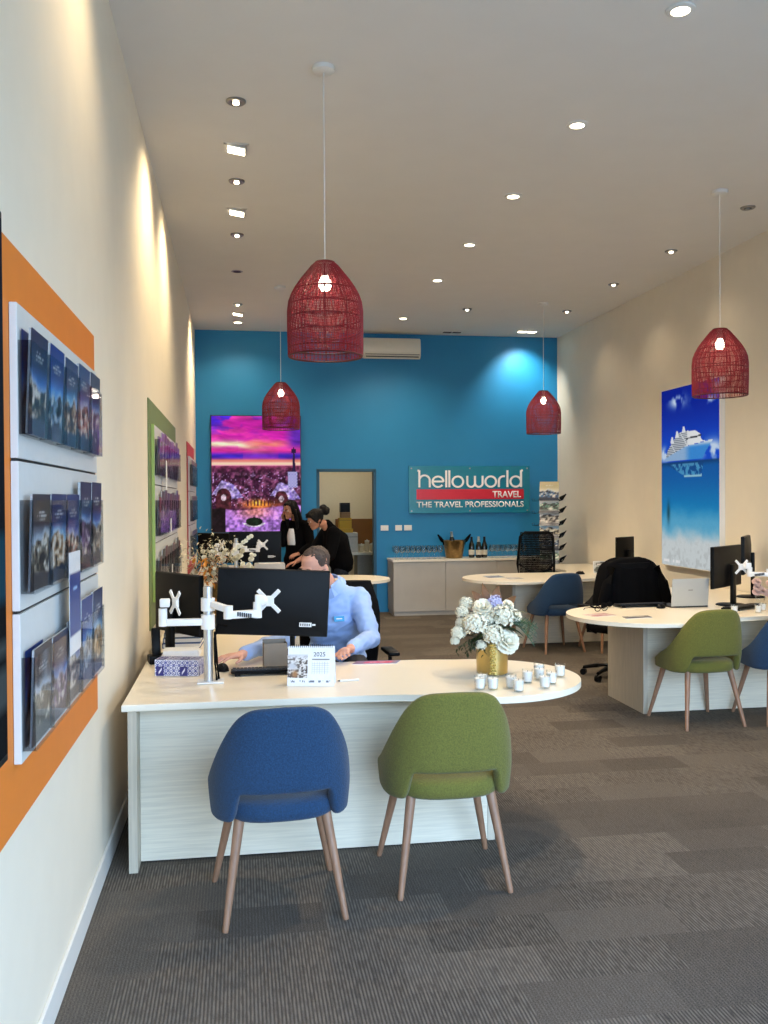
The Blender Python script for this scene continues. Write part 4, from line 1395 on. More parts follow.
def twin_arm(label, loc, rz=0.0, mirror=1, dz=0.0):
    t = thing('monitor_arm', label, 'monitor arm', (loc[0], loc[1], TZ + .0008), rz)
    X = mirror
    b = BM(); box(b, (-.055, -.05, .0), (.075, .055, .009), .003); obj('base_plate', b, m_armw, t)
    b = BM(); cyl(b, (0, 0, .009), (0, 0, .470), .0225, n=24); cyl(b, (0, 0, .470), (0, 0, .476), .0215, n=24); obj('pole', b, m_silver, t, True)
    b = BM()
    z1, z2 = .388 - dz, .302 - dz
    cyl(b, (0, 0, z1 - .032), (0, 0, z1 + .032), .034, n=24); cyl(b, (0, 0, z2 - .036), (0, 0, z2 + .036), .034, n=24)
    obj('clamp_collar', b, m_armw, t, True)
    # right arm, folded towards the visitor side
    b = BM()
    e1 = Vector((.100 * X, -.10, z1 - .016)); j2 = Vector((.242 * X, -.055, z1 - .044))
    arm_link(b, (.03 * X, -.03, z1), e1, .018, .016)
    cyl(b, e1 + Vector((0, 0, -.046)), e1 + Vector((0, 0, .018)), .023, n=18)
    arm_link(b, e1 + Vector((0, 0, -.028)), j2, .023, .018)
    cyl(b, j2 + Vector((0, 0, -.022)), j2 + Vector((0, 0, .055)), .022, n=18)
    hd = j2 + Vector((.012 * X, .004, .062))
    box(b, hd - Vector((.024, .02, .022)), hd + Vector((.024, .02, .030)), .006)
    cyl(b, hd, hd + Vector((.03 * X, .014, -.006)), .019, n=16)
    a = obj('arm', b, m_armw, t, True)
    b = BM(); xplate(b, hd + Vector((.044 * X, .022, -.006)), Vector((.25 * X, 1, 0))); obj('mount_plate', b, m_armw, a)
    b = BM()
    mid = (e1 + Vector((0, 0, -.028))).lerp(j2, .55); dd = (j2 - e1).normalized()
    for k in range(7):
        p = mid + dd * (k - 3) * .011
        box(b, p - Vector((.0035, .031, .011)), p + Vector((.0035, .031, .009)))
    obj('cable_vent', b, m_dark, a)
    # left arm
    b = BM()
    e = Vector((-.192 * X, .005, z2)); k2 = Vector((-.218 * X, .0, z2 + .005))
    arm_link(b, (-.03 * X, 0, z2), e, .02, .017)
    cyl(b, k2 + Vector((0, 0, -.022)), k2 + Vector((0, 0, .065)), .021, n=18)
    h2 = k2 + Vector((.012 * X, .0, .092))
    box(b, h2 - Vector((.026, .02, .020)), h2 + Vector((.022, .02, .022)), .006)
    a2 = obj('arm', b, m_armw, t, True)
    b = BM(); xplate(b, h2 + Vector((.046 * X, .012, .0)), Vector((1 * X, .55, 0))); obj('mount_plate', b, m_armw, a2)
    b = BM()
    tube(b, [(.04 * X, -.01, .012), (.033 * X, -.02, .10), (.031 * X, -.012, .22), (.05 * X, .02, .285), (.09 * X, .06, .27)], .006, 6)
    tube(b, [(.05 * X, .02, .012), (.04 * X, .012, .12), (.032 * X, .012, .25)], .007, 6)
    obj('cable', b, m_cloth_black, t, True)
    return t


monitor('black monitor on the front desk seen from behind, hiding the lower face of the man', (.177, 5.00), R(-1), .605, .362, 1.104, 3.0, sticker=True, neck=.105)
monitor('black monitor turned sideways on the front desk, beside the white arm pole', (-.352, 5.44), R(-56), .50, .35, 1.062)
twin_arm('white monitor arm with silver pole and two empty cross plates on the front desk', (-.158, 4.61))
monitor('black monitor with its back to us on the second desk, below the sunset picture', (.18, 10.78), R(-1), .605, .362, 1.115, 0, sticker=True)
monitor('black monitor near the left wall on the second desk, below the sunset picture edge', (-.27, 10.98), R(-30), .50, .35, 1.10)
twin_arm('white twin monitor arm on the second desk, before the sunset picture', (-.04, 10.42))
monitor('black monitor at the right desk, turned sideways with a white arm across its back', (4.03, 7.13), R(38), .57, .345, 1.08, stand=True)
monitor('dark monitor at the right wall, mostly behind the sideways black monitor', (4.52, 7.66), R(53), .46, .34, 1.14)
twin_arm('white monitor arm at the right desk, cut off by the edge of the photo', (4.40, 6.98), R(-12), -1, .075)
monitor('dark monitor on the far right desk, rising behind the draped jacket', (4.49, 10.22), R(34), .36, .33, 1.035)

# ------------------------------------------------------------------ front desk things
def keyboard(label, loc, rz=0.0, w_=.44, d_=.14):
    t = thing('keyboard', label, 'keyboard', (loc[0], loc[1], TZ + .0008), rz)
    M = Matrix.Rotation(R(-5), 4, 'X')
    b = BM(); box(b, (-w_ / 2, -d_ / 2, .008), (w_ / 2, d_ / 2, .022), .004, M); box(b, (-w_ / 2 + .02, -d_ / 2 + .004, .0), (-w_ / 2 + .05, -d_ / 2 + .02, .018)); box(b, (w_ / 2 - .05, -d_ / 2 + .004, .0), (w_ / 2 - .02, -d_ / 2 + .02, .018)); obj('case', b, m_black, t, True)
    b = BM()
    n = int(w_ / .0195)
    for j in range(6):
        for i in range(n):
            x = -w_ / 2 + .008 + i * (w_ - .016) / n; y = -d_ / 2 + .01 + j * .0205
            box(b, (x + .001, y, .022), (x + (w_ - .016) / n - .0015, y + .017, .0285), 0, M)
    obj('keys', b, m_dark, t)
    return t
def mouse(label, loc, rz=0.0, m=None):
    t = thing('computer_mouse', label, 'mouse', (loc[0], loc[1], TZ + .0008), rz)
    b = BM()
    V = []
    for i in range(9):
        v = i / 8; y = -.055 + .11 * v; k = math.sqrt(max(.02, 1 - (2 * v - 1) ** 4)); hgt = (.022 + .016 * math.sin(v * PI)) * k ** .4
        V.append([Vector((.031 * k * math.cos(a) * 1.0, y, max(0, hgt * math.sin(a) ** .8 if math.sin(a) > 0 else 0))) for a in [PI * q / 12 for q in range(13)]])
    rings(b, V, True); obj('shell', b, m or m_black, t, True, 60)
    b = BM(); cyl(b, (-.003, -.03, .031), (.003, -.03, .031), .008, n=14); obj('scroll_wheel', b, m_dark, t, True)
    return t
keyboard('black keyboard on the front desk behind the desk calendar', (.17, 4.80))
mouse('black mouse under the right hand of the man on the front desk', (-.095, 4.925), R(10))
keyboard('black keyboard on the right desk before the sideways monitor', (4.03, 6.86), R(28), .42)
keyboard('flat black keyboard on the right desk in front of the draped jacket', (3.28, 7.17), R(4), .42)
mouse('black mouse between the draped jacket and the silver laptop', (3.40, 7.03), R(-40))
mouse('black mouse on the far right desk beside the blue chair', (3.99, 10.36), R(70))

t = thing('tissue_box', 'blue and white patterned tissue box at the foot of the white arm pole', 'tissue box', (-.312, 4.86, TZ + .0008), R(-14))
def tis(U, V):
    fx = U * 8 % 1 - .5; fy = V * 3 % 1 - .5
    d = np.sqrt(fx ** 2 + fy ** 2)
    c = mixc((236, 236, 242), (40, 48, 128), (np.abs(d - .34) < .085) | (d < .13))
    c = mixc(c, (96, 104, 168), (np.abs(fx) > .46) | (np.abs(fy) > .45))
    for cu in (.12, .66):
        dd = np.maximum(np.abs(U - cu) / .085, np.abs(V - .30) / .30)
        c = mixc(c, (44, 46, 116), dd < 1)
        c = mixc(c, (226, 226, 238), ((np.abs(U - cu) < .035) & (np.abs(V - .3 - (U - cu) * 4) < .08)))
    return c
b = BM(); box(b, (-.115, -.058, 0), (.115, .058, .083), .002); obj('carton', b, m_paper, t)
picture('front_print', (-.1145, -.0586, .001), (.229, 0, 0), (0, 0, .081), 110, 44, tis, m_print, t)
picture('side_print', (.1156, -.0575, .001), (0, .115, 0), (0, 0, .081), 50, 40, tis, m_print, t)
picture('top_print', (-.1145, -.0575, .0836), (.229, 0, 0), (0, .115, 0), 90, 44, tis, m_print, t)

t = thing('cordless_phone', 'black cordless phone standing in its cradle by the left wall on the front desk', 'telephone', (-.462, 5.22, TZ + .0008), R(12))
b = BM(); prism(b, [(-.045, -.05), (.045, -.05), (.045, .05), (-.045, .05)], 0, .045, .008); obj('cradle', b, m_black, t, True)
b = BM(); box(b, (-.024, -.012, .0), (.024, .014, .165), .008, Matrix.Translation((0, .0, .03)) @ Matrix.Rotation(R(-14), 4, 'X')); h = obj('handset', b, m_black, t, True)
b = BM(); box(b, (-.017, .0145, .10), (.017, .0155, .135), 0, Matrix.Translation((0, .0, .03)) @ Matrix.Rotation(R(-14), 4, 'X')); obj('display', b, m_dark, h)

rp = random.Random(9)
for k in range(5):
    t = thing('paper_stack', 'ream of white paper, %s from the bottom, behind the patterned tissue box' % ORD[k], 'paper', (-.325 + rp.uniform(-.012, .012), 5.16, TZ + .0008 + k * .0168), R(rp.uniform(-4, 4)), 'papers behind the tissue box')
    b = BM()
    for q in range(8): box(b, (-.095 + .001 * (q % 2), -.07, q * .002), (.095 - .001 * (q % 3), .07, q * .002 + .0017))
    obj('sheets', b, m_paper, t)
for k in range(4):
    t = thing('folder', 'blue folder in the pile below the left-turned monitor, %s from the bottom' % ORD[k], 'folder', (-.35, 5.86 + .005 * k, TZ + .0008 + k * .031), R(-3 + 2 * k), 'blue folders on the desk return')
    b = BM(); box(b, (-.115, -.15, 0), (.115, .15, .004), .001); box(b, (-.115, -.15, .026), (.115, .15, .030), .001); box(b, (-.115, -.15, .0041), (-.111, .15, .0259)); obj('folder_cover', b, mat('folder_blue_%d' % k, ((54, 84, 140), (80, 110, 150), (58, 66, 92), (92, 116, 160))[k], .5), t)
    b = BM(); box(b, (-.109, -.146, .0042), (.111, .146, .0258)); obj('papers', b, m_paper, t)

t = thing('desk_organiser', 'grey-brown open box on the front desk under the middle of the black monitor', 'box', (.183, 4.965, TZ + .0008), R(3))
m_taupe = mat('taupe_card', (142, 128, 112), .7, var=.04)
b = BM()
box(b, (-.062, -.052, 0), (.062, .052, .003))
box(b, (-.062, -.052, .003), (.062, -.049, .135)); box(b, (-.062, .049, .003), (.062, .052, .145)); box(b, (-.062, -.0489, .003), (-.059, .0489, .135)); box(b, (.059, -.0489, .003), (.062, .0489, .135))
obj('box_body', b, m_taupe, t)

# calendar
t = thing('desk_calendar', 'white spiral 2025 desk calendar standing on the front desk', 'calendar', (.343, 4.468, TZ + .0008), R(-12))
cw, ch = .228, .192
b = BM()
tilt = math.atan2(.045, ch)
Mf = Matrix.Translation((0, -.05, 0)) @ Matrix.Rotation(-tilt, 4, 'X'); Mb = Matrix.Translation((0, .05, 0)) @ Matrix.Rotation(tilt, 4, 'X')
box(b, (-cw / 2, 0, 0), (cw / 2, .0015, ch), 0, Mf); box(b, (-cw / 2, -.0015, 0), (cw / 2, 0, ch), 0, Mb); box(b, (-cw / 2, -.048, 0), (cw / 2, .048, .0015))
obj('card_stand', b, m_paper, t)
def cal(U, V):
    n = fbm(U, V, 22, 30, 77, 3)
    c = np.full(U.shape + (3,), 240.0)
    pic = (U < .43) & (V > .20) & (V < .80)
    pc = mixc((226, 222, 216), (86, 74, 66), sstep(.42, .6, n))
    pc = mixc(pc, (170, 120, 76), np.exp(-((U - .16) / .06) ** 2 - ((V - .30) / .09) ** 2) * 1.2)
    pc = mixc(pc, (216, 216, 220), sstep(.62, .8, V)); pc = mixc(pc, (200, 200, 204), np.exp(-((U - .10) / .10) ** 2 - ((V - .5) / .09) ** 2) * 1.2)
    c = mixc(c, pc, pic)
    c = mixc(c, (120, 120, 124), (V > .655) & (V < .685) & (U > .52) & (U < .90))
    g = (U > .52) & (U < .90) & (V > .30) & (V < .62)
    c = mixc(c, (196, 196, 198), g & (((U - .52) / .0543 % 1 < .16) | ((V - .30) / .0533 % 1 < .16)))
    for cu in (.12, .32, .52, .72, .88):
        c = mixc(c, (110, 116, 130), (np.abs(U - cu) < .055) & (np.abs(V - .12) < .022) & (vnoise(U, V, 60, 30, 4) > .4))
    return c
o = Mf @ Vector((-cw / 2, -.0006, 0))
pg = picture('calendar_page', o, Mf @ Vector((cw / 2, -.0006, 0)) - o, Mf @ Vector((-cw / 2, -.0006, ch)) - o, 120, 100, cal, m_print, t)
bm = text_mesh('2025', .021, None, .0004, .0)
bmesh.ops.transform(bm, matrix=Mf @ Matrix(((1, 0, 0, .012), (0, 0, -1, -.0008), (0, 1, 0, .143), (0, 0, 0, 1))), verts=bm.verts)
obj('year_lettering', bm, m_dark, pg)
b = BM()
for k in range(22):
    x = -cw / 2 + .012 + k * (cw - .024) / 21
    tube(b, [(x, .0 + .009 * math.cos(a), ch - .006 + .0085 * math.sin(a)) for a in [2 * PI * q / 12 for q in range(12)]], .0012, 5, closed=True)
obj('spiral_binding', b, m_cloth_black, t)

def flat_sheet(name, cat, label, pts, fn, thick=.003, nx=24, ny=16, group=None, zz=TZ, m=None):
    """a printed leaflet lying on a desk; pts: near-left, near-right, far-left (x, y)"""
    a, r_, f = [Vector((*p, 0)) for p in pts]
    t = thing(name, label, cat, (a.x, a.y, zz + .0008), 0, group)
    ux = r_ - a; vx = f - a
    b = BM()
    rings(b, [[Vector((0, 0, z)), ux + Vector((0, 0, z)), ux + vx + Vector((0, 0, z)), vx + Vector((0, 0, z))] for z in (0, thick)], True)
    obj('sheets', b, m_paper, t)
    picture('cover', (0, 0, thick + .0004), ux, vx, nx, ny, fn, m_print, t)
    return t
def pink(U, V):
    c = mixc((150, 120, 150), (214, 60, 100), (U > .22) & (U < .86) & (V > .18) & (V < .80))
    c = mixc(c, (240, 200, 214), (np.abs(V - .5) < .07) & (U > .3) & (U < .7) & (vnoise(U, V * 0, 30, 1, 5) > .4))
    return mixc(c, (120, 130, 170), U > .95)
flat_sheet('leaflet', 'leaflet', 'pink leaflet lying on the front desk by the left hand of the man', ((.60, 4.955), (.845, 4.94), (.64, 5.045)), pink)
t = thing('pen', 'white pen lying on the front desk between the calendar and the green chair', 'pen', (.535, 4.50, TZ + .006), 0)
b = BM(); cyl(b, (-.05, 0, 0), (.045, .012, 0), .005, n=12); obj('barrel', b, m_paper, t, True)
b = BM(); cyl(b, (-.062, -.0015, 0), (-.0502, 0, 0), .0025, .0045, n=12); obj('tip', b, m_dark, t, True)

# bouquet
def petal(bm, c, d, upv, L, W, cup):
    """one cupped petal of six faces growing from c along d"""
    d = d.normalized(); s = d.cross(upv).normalized(); n = s.cross(d)
    V = []
    for v, w_, k in ((0, .25, 0), (.35, .85, .12), (.75, 1.0, .42), (1.0, .55, .85)):
        V.append([bm.verts.new(c + d * L * v + s * (W * w_ * q) + n * (cup * L * k + (abs(q) * .3) * cup * L)) for q in (-.5, 0, .5)])
    for A_, B_ in zip(V, V[1:]):
        for i in (0, 1):
            bm.faces.new((A_[i], A_[i + 1], B_[i + 1], B_[i]))
def rose(bm, c, r, axis, rnd):
    axis = Vector(axis).normalized(); x, y, _ = frame_of(axis)
    ell(bm, c + axis * r * .05, r * .26, 12, 8)
    for ringi, (n, tilt, L) in enumerate(((4, 12, .75), (6, 30, .9), (8, 52, 1.0), (9, 78, 1.05), (9, 100, 1.0))):
        for k in range(n):
            a = 2 * PI * (k + .37 * ringi) / n + rnd.uniform(-.15, .15)
            rad = x * math.cos(a) + y * math.sin(a)
            tl = R(tilt + rnd.uniform(-6, 6))
            d = axis * math.cos(tl) + rad * math.sin(tl)
            petal(bm, c - axis * r * .35 + rad * r * .12, d, rad.cross(axis).cross(d), r * L, r * .95, -.28)
def hydrangea(bm, c, r, rnd, n=95):
    ell(bm, c, r * .60, 14, 10)
    for k in range(n):
        z = 1 - 1.6 * (k + .5) / n; a = k * 2.39996
        s = math.sqrt(max(0, 1 - z * z))
        d = Vector((s * math.cos(a), s * math.sin(a), z)); x, y, _ = frame_of(d)
        p = c + d * r * rnd.uniform(.74, 1.04)
        for q in range(4):
            an = q * PI / 2 + rnd.uniform(-.2, .2) + k
            petal(bm, p, x * math.cos(an) + y * math.sin(an), d + Vector((rnd.uniform(-.3, .3), rnd.uniform(-.3, .3), rnd.uniform(-.3, .3))), r * .21, r * .20, .45)
def leaf(bm, p, d, upv, L, W, bend=.3, n=5):
    d = Vector(d).normalized(); s = d.cross(Vector(upv)).normalized(); u = s.cross(d)
    V = []
    for i in range(n + 1):
        v = i / n; w_ = W * math.sin(PI * (.06 + .94 * v) ** .8) * .5 if i < n else .0008
        c = Vector(p) + d * L * v - u * bend * L * v * v
        V.append([bm.verts.new(c - s * w_ + u * w_ * .3), bm.verts.new(c), bm.verts.new(c + s * w_ + u * w_ * .3)])
    for A_, B_ in zip(V, V[1:]):
        for i in (0, 1): bm.faces.new((A_[i], A_[i + 1], B_[i + 1], B_[i]))

t = thing('flower_vase', 'gold vase of white flowers on the rounded end of the front desk', 'flowers', (1.285, 4.58, TZ + .0008))
b = BM(); lathe(b, [(.001, 0), (.076, 0), (.080, .004), (.084, .165), (.080, .165), (.074, .01), (.001, .01)], 40); va = obj('vase', b, m_gold, t, True)
b = BM()
for i in range(11):
    for j in range(3):
        a = R(-112 + j * 7.5 + (3.7 if i % 2 else 0)); z = .012 + i * .0145
        ell(b, (.083 * math.cos(a), .083 * math.sin(a), z), (.0055, .0055, .0062), 8, 6)
obj('beaded_band', b, mat('pale_gold_beads', (236, 214, 132), .25, 1.0), va, True)
rf = random.Random(21)
def at(px, py, dy=0.0): return Vector((-.018 + (px - 490) * .00517, dy, 1.192 - (py - 590) * .00505 - TZ))
for px, py, r, kind, dy in ((472, 623, .060, 'h', -.09), (457, 632, .038, 'h', -.05), (487, 621, .045, 'h', -.05), (462, 624, .034, 'h', -.02), (463, 613, .033, 'h', .0), (483, 606, .047, 'r', -.03), (500, 617, .060, 'h', -.07),
                            (489, 634, .052, 'h', -.11), (505, 640, .058, 'r', -.10), (512, 606, .030, 'r', .02), (517, 616, .036, 'r', -.02), (454, 641, .024, 'h', -.03), (478, 645, .028, 'h', -.08), (498, 602, .036, 'r', .07), (470, 606, .036, 'h', .06)):
    b = BM()
    c = at(px, py, dy)
    if kind == 'h': hydrangea(b, c, r, rf)
    else: rose(b, c, r * .95, (c - Vector((0, .02, .12))).normalized() * .6 + Vector((0, -.6, .3)), rf)
    obj('white_bloom', b, m_petal, t)
b = BM(); hydrangea(b, at(496, 604, -.01), .040, rf, 70); o = obj('lavender_bloom', b, m_petall, t); o['label'] = 'pale lavender bloom'
b = BM()
for k in range(80):
    a = rf.uniform(0, 2 * PI); r0 = rf.uniform(.03, .10)
    p = Vector((r0 * math.cos(a), r0 * math.sin(a), rf.uniform(.15, .33)))
    d = Vector((math.cos(a), math.sin(a) * .8, rf.uniform(-.5, .5)))
    leaf(b, p, d, (0, 0, 1), rf.uniform(.06, .11), rf.uniform(.018, .032), .35)
for k in range(14):
    a = rf.uniform(PI * .8, PI * 1.5)
    p = Vector((.07 * math.cos(a) - .03, .07 * math.sin(a), .19)); q = p + Vector((math.cos(a) * .10, math.sin(a) * .06, -.03 - .05 * rf.random()))
    for i in range(7):
        leaf(b, p.lerp(q, i / 6), (rf.uniform(-1, 1), -.6, rf.uniform(-.9, .3)), (0, 0, 1), .022, .010, .2, 3)
obj('foliage', b, m_leafd, t, True, 180)
b = BM()
for px, py, dx, dz, L in ((492, 607, -.15, 1, .12), (497, 604, .5, .9, .10), (487, 606, -.6, .8, .09), (502, 606, .1, 1, .09), (508, 610, .5, .3, .12), (512, 622, .5, -.6, .11)):
    leaf(b, at(px, py, .05), (dx, .25, dz), (0, -1, .2), L, .045, .15)
obj('bronze_leaves', b, m_leafb, t, True, 180)['label'] = 'bronze brown leaves'
b = BM()
for k in range(7):
    d = Vector((1, rf.uniform(-.6, .3), -.62 + .14 * k))
    p = at(512, 622, -.03)
    for i in range(9):
        c = p + d.normalized() * (.015 * i) - Vector((0, 0, .0008 * i * i))
        for s in (-1, 1):
            leaf(b, c, d * .7 + Vector((0, s * .35, s * .6)), (0, -1, 0), .024, .0045, .1, 3)
obj('fern_fronds', b, m_fern, t, True, 180)['label'] = 'feathery green fern fronds'

# candles
def candle(loc, label, group, z=TZ):
    t = thing('candle_glass', label, 'candle', (loc[0], loc[1], z + .0008), 0, group)
    b = BM(); lathe(b, [(.001, .0), (.021, .0), (.0235, .004), (.0275, .066), (.0262, .066), (.0222, .008), (.001, .008)], 24); obj('glass', b, m_glass, t, True)
    b = BM(); lathe(b, [(.001, .0085), (.0218, .0085), (.0252, .054), (.02, .0525), (.004, .0515), (.001, .0515)], 22); c = obj('wax', b, m_wax, t, True)
    b = BM(); cyl(b, (0, 0, .0515), (.001, 0, .060), .001, n=6); obj('wick', b, m_dark, c)
    return t
CL = [((1.118, 4.197), 'white candle glass in the group of three before the gold vase, left one'), ((1.178, 4.185), 'white candle glass in the group of three before the gold vase, right one'), ((1.150, 4.275), 'white candle glass in the group of three before the gold vase, back one'),
      ((1.283, 4.120), 'white candle glass nearest the front edge of the desk lobe'), ((1.272, 4.205), 'white candle glass just behind the one nearest the front edge of the lobe'), ((1.389, 4.313), 'white candle glass alone in the middle of the scattered candles'),
      ((1.430, 4.173), 'white candle glass right of centre, near the front edge of the lobe'), ((1.494, 4.262), 'white candle glass between the front right one and the tip of the lobe'),
      ((1.470, 4.375), 'white candle glass in front of the farthest candle on the lobe'), ((1.505, 4.485), 'white candle glass farthest back on the lobe'), ((1.597, 4.428), 'white candle glass closest to the rounded tip of the desk')]
c0 = candle(CL[0][0], CL[0][1], 'candle glasses on the front desk')
for p, l in CL[1:]: clone(c0, (p[0], p[1], TZ + .0008), None, l)
for k, p in enumerate(((3.985, 6.575), (3.80, 6.60), (4.10, 6.70), (4.22, 6.60))):
    clone(c0, (p[0], p[1], TZ + .0008), None, 'white candle glass at the right desk before the sideways monitor, %s of four' % ('nearest', 'leftmost', 'rear', 'rightmost')[k], 'candle glasses on the right desk')

# gold and white ornament on the return of the front desk
t = thing('flower_ornament', 'tall gold vase of white and amber artificial flowers behind the front desk monitors', 'flowers', (-.13, 6.60, TZ + .0008))
b = BM(); lathe(b, [(.001, 0), (.062, 0), (.066, .006), (.05, .06), (.058, .14), (.072, .22), (.060, .30), (.055, .32), (.050, .32), (.001, .30)], 32); va = obj('vase', b, m_brass, t, True)
b = BM()
for k in range(70):
    a = k * 2.4; z = .02 + .28 * k / 70
    r = .066 + .006 * math.sin(z * 22)
    ell(b, (r * math.cos(a), r * math.sin(a), z), .007, 8, 6)
obj('gold_beads', b, m_gold, va, True)
b = BM()
for k in range(190):
    a = rf.uniform(0, 2 * PI); p = Vector((rf.uniform(.0, .15) * math.cos(a) - .10, rf.uniform(.02, .12) * math.sin(a), rf.uniform(.16, .50)))
    leaf(b, p, (math.cos(a), math.sin(a), rf.uniform(-.7, .8)), (0, 0, 1), rf.uniform(.03, .07), .02, .4)
obj('amber_leaves', b, m_amber, t, True, 180)['label'] = 'amber leaves and gold sprays'
b = BM()
for k in range(16):
    a = rf.uniform(0, 2 * PI); q = Vector((math.cos(a) * rf.uniform(.06, .22) - .04, math.sin(a) * .12, rf.uniform(.36, .60)))
    tube(b, [(0, 0, .28), q * .5 + Vector((0, 0, .17)), q], .0018, 5)
obj('stem', b, m_leafb, t, True)
b = BM()
for k in range(420):
    a = rf.uniform(0, 2 * PI); r0 = rf.uniform(0, .22); p = Vector((r0 * math.cos(a) - .07, r0 * .6 * math.sin(a), rf.gauss(.50, .07)))
    leaf(b, p, (rf.uniform(-1, 1), rf.uniform(-1, .4), rf.uniform(-.6, 1)), (0, 0, 1), rf.uniform(.016, .036), .012, .3, 3)
obj('blossoms', b, m_petalc, t)
b = BM()
for k in range(110):
    a = rf.uniform(0, 2 * PI); r0 = rf.uniform(0, .2); p = Vector((r0 * math.cos(a) - .08, r0 * .6 * math.sin(a), rf.gauss(.46, .07)))
    leaf(b, p, (rf.uniform(-1, 1), rf.uniform(-1, .4), rf.uniform(-.6, 1)), (0, 0, 1), rf.uniform(.02, .05), .014, .3, 3)
obj('foliage', b, m_leafd, t)
for k in range(60):
    b = BM(); a = rf.uniform(0, 2 * PI); r0 = rf.uniform(.0, .25)
    c = Vector((r0 * math.cos(a) + .02, r0 * .5 * math.sin(a), rf.uniform(.34, .56)))
    rose(b, c, rf.uniform(.010, .019), (rf.uniform(-.5, .5), -.7, .6), rf); obj('white_bloom', b, m_petalc if k % 2 else m_petal, t)
for k in range(9):
    b = BM(); c = Vector((.06 + k * .019, -.02, .52 + .016 * k + .005 * (k % 2)))
    rose(b, c, .013, (0, -1, .3), rf); obj('orchid_bloom', b, m_petal, t)

# second desk extras
t = thing('label_printer', 'light grey low printer on the second desk under its black monitor', 'printer', (.33, 10.36, TZ + .0008))
b = BM(); box(b, (-.17, -.10, 0), (.17, .10, .195), .012); obj('printer_body', b, mat('light_grey_plastic', (176, 174, 170), .5), t, True)
b = BM(); box(b, (-.13, -.1008, .10), (.13, -.1002, .125)); obj('paper_slot', b, m_dark, t)
b = BM(); box(b, (-.12, -.09, .1952), (.12, .05, .1962)); obj('lid', b, m_paper, t)

# ------------------------------------------------------------------ right desk things
t = thing('laptop', 'open silver laptop with its lid towards us on the right desk', 'laptop', (3.645, 7.02, TZ + .0008), R(1))
m_lap = mat('silver_laptop', (186, 190, 190), .35, metal=.55, var=.01)
b = BM(); box(b, (-.163, .0, .0), (.163, .225, .014), .003); obj('keyboard_base', b, m_dark, t)
Ml = Matrix.Translation((0, .0, .012)) @ Matrix.Rotation(R(6), 4, 'X')
b = BM(); box(b, (-.163, -.0035, .0), (.163, .0035, .228), .003, Ml); li = obj('lid', b, m_lap, t)
b = BM(); box(b, (-.155, .0037, .01), (.155, .0044, .22), 0, Ml); obj('screen', b, m_blackg, li)
b = BM(); box(b, (-.02, -.0043, .128), (.02, -.0037, .138), 0, Ml); obj('lid_badge', b, m_steel, li)
def mg(a, c2):
    def fn(U, V):
        n = fbm(U, V, 5, 5, 61, 3)
        return mixc(mixc(a, c2, sstep(.4, .6, n)), (226, 220, 214), (np.abs(V - .75) < .08) & (np.abs(U - .5) < .3))
    return fn
flat_sheet('leaflet', 'leaflet', 'reddish leaflet at the rounded end of the right desk', ((2.66, 6.60), (2.86, 6.66), (2.61, 6.74)), mg((190, 130, 130), (226, 200, 196)), .002)
flat_sheet('leaflet', 'leaflet', 'dark leaflet on the right desk beside the reddish one', ((2.84, 6.44), (3.06, 6.47), (2.86, 6.56)), mg((84, 84, 90), (150, 140, 136)), .003)
t = thing('eyeglasses', 'black folded eyeglasses on the rounded end of the right desk', 'eyeglasses', (2.84, 6.92, TZ + .0008), R(20))
b = BM()
for s in (-1, 1):
    tube(b, [(s * .036 + .029 * math.cos(2 * PI * q / 20), 0, .024 + .021 * math.sin(2 * PI * q / 20)) for q in range(20)], .003, 6, closed=True)
tube(b, [(-.008, 0, .028), (0, -.001, .031), (.008, 0, .028)], .0025, 6)
obj('rims', b, m_cloth_black, t, True)
for s in (-1, 1):
    b = BM(); tube(b, [(s * .064, .002, .03), (s * .066, .06, .028), (s * .064, .12, .018), (s * .062, .135, .004)], .003, 6)
    obj('temple', b, m_cloth_black, t, True)
t = thing('headset', 'black headset with a looped cord lying before the draped jacket', 'headset', (2.93, 7.16, TZ + .002))
b = BM(); tube(b, [(.08 * math.cos(a), .06 * math.sin(a), .012 + .01 * math.sin(a)) for a in [R(q * 12) for q in range(24)]], .006, 7); obj('headband', b, m_cloth_black, t, True)
b = BM()
for a in (0, 276):
    ell(b, (.08 * math.cos(R(a)), .06 * math.sin(R(a)), .024), (.026, .026, .022))
obj('ear_pad', b, m_cloth_black, t, True)
t = thing('desk_flowers', 'small cluster of pale pink flowers on the right desk behind the sideways monitor', 'flowers', (4.45, 7.31, TZ + .0008))
b = BM(); lathe(b, [(.001, 0), (.035, 0), (.045, .05), (.04, .09), (.036, .09), (.001, .08)], 24); obj('vase', b, m_glass, t, True)
b = BM()
for k in range(10): leaf(b, (0, 0, .07), (rf.uniform(-1, 1), rf.uniform(-1, 1), .5), (0, 0, 1), .09, .02, .3)
obj('foliage', b, m_leafd, t, True, 180)
m_pinkp = mat('pink_petal', (232, 204, 196), .7)
for k in range(9):
    b = BM(); rose(b, Vector((rf.uniform(-.12, .12), rf.uniform(-.08, .08), rf.uniform(.05, .2))), .03, (0, -.6, .7), rf); obj('pink_bloom', b, m_pinkp, t)

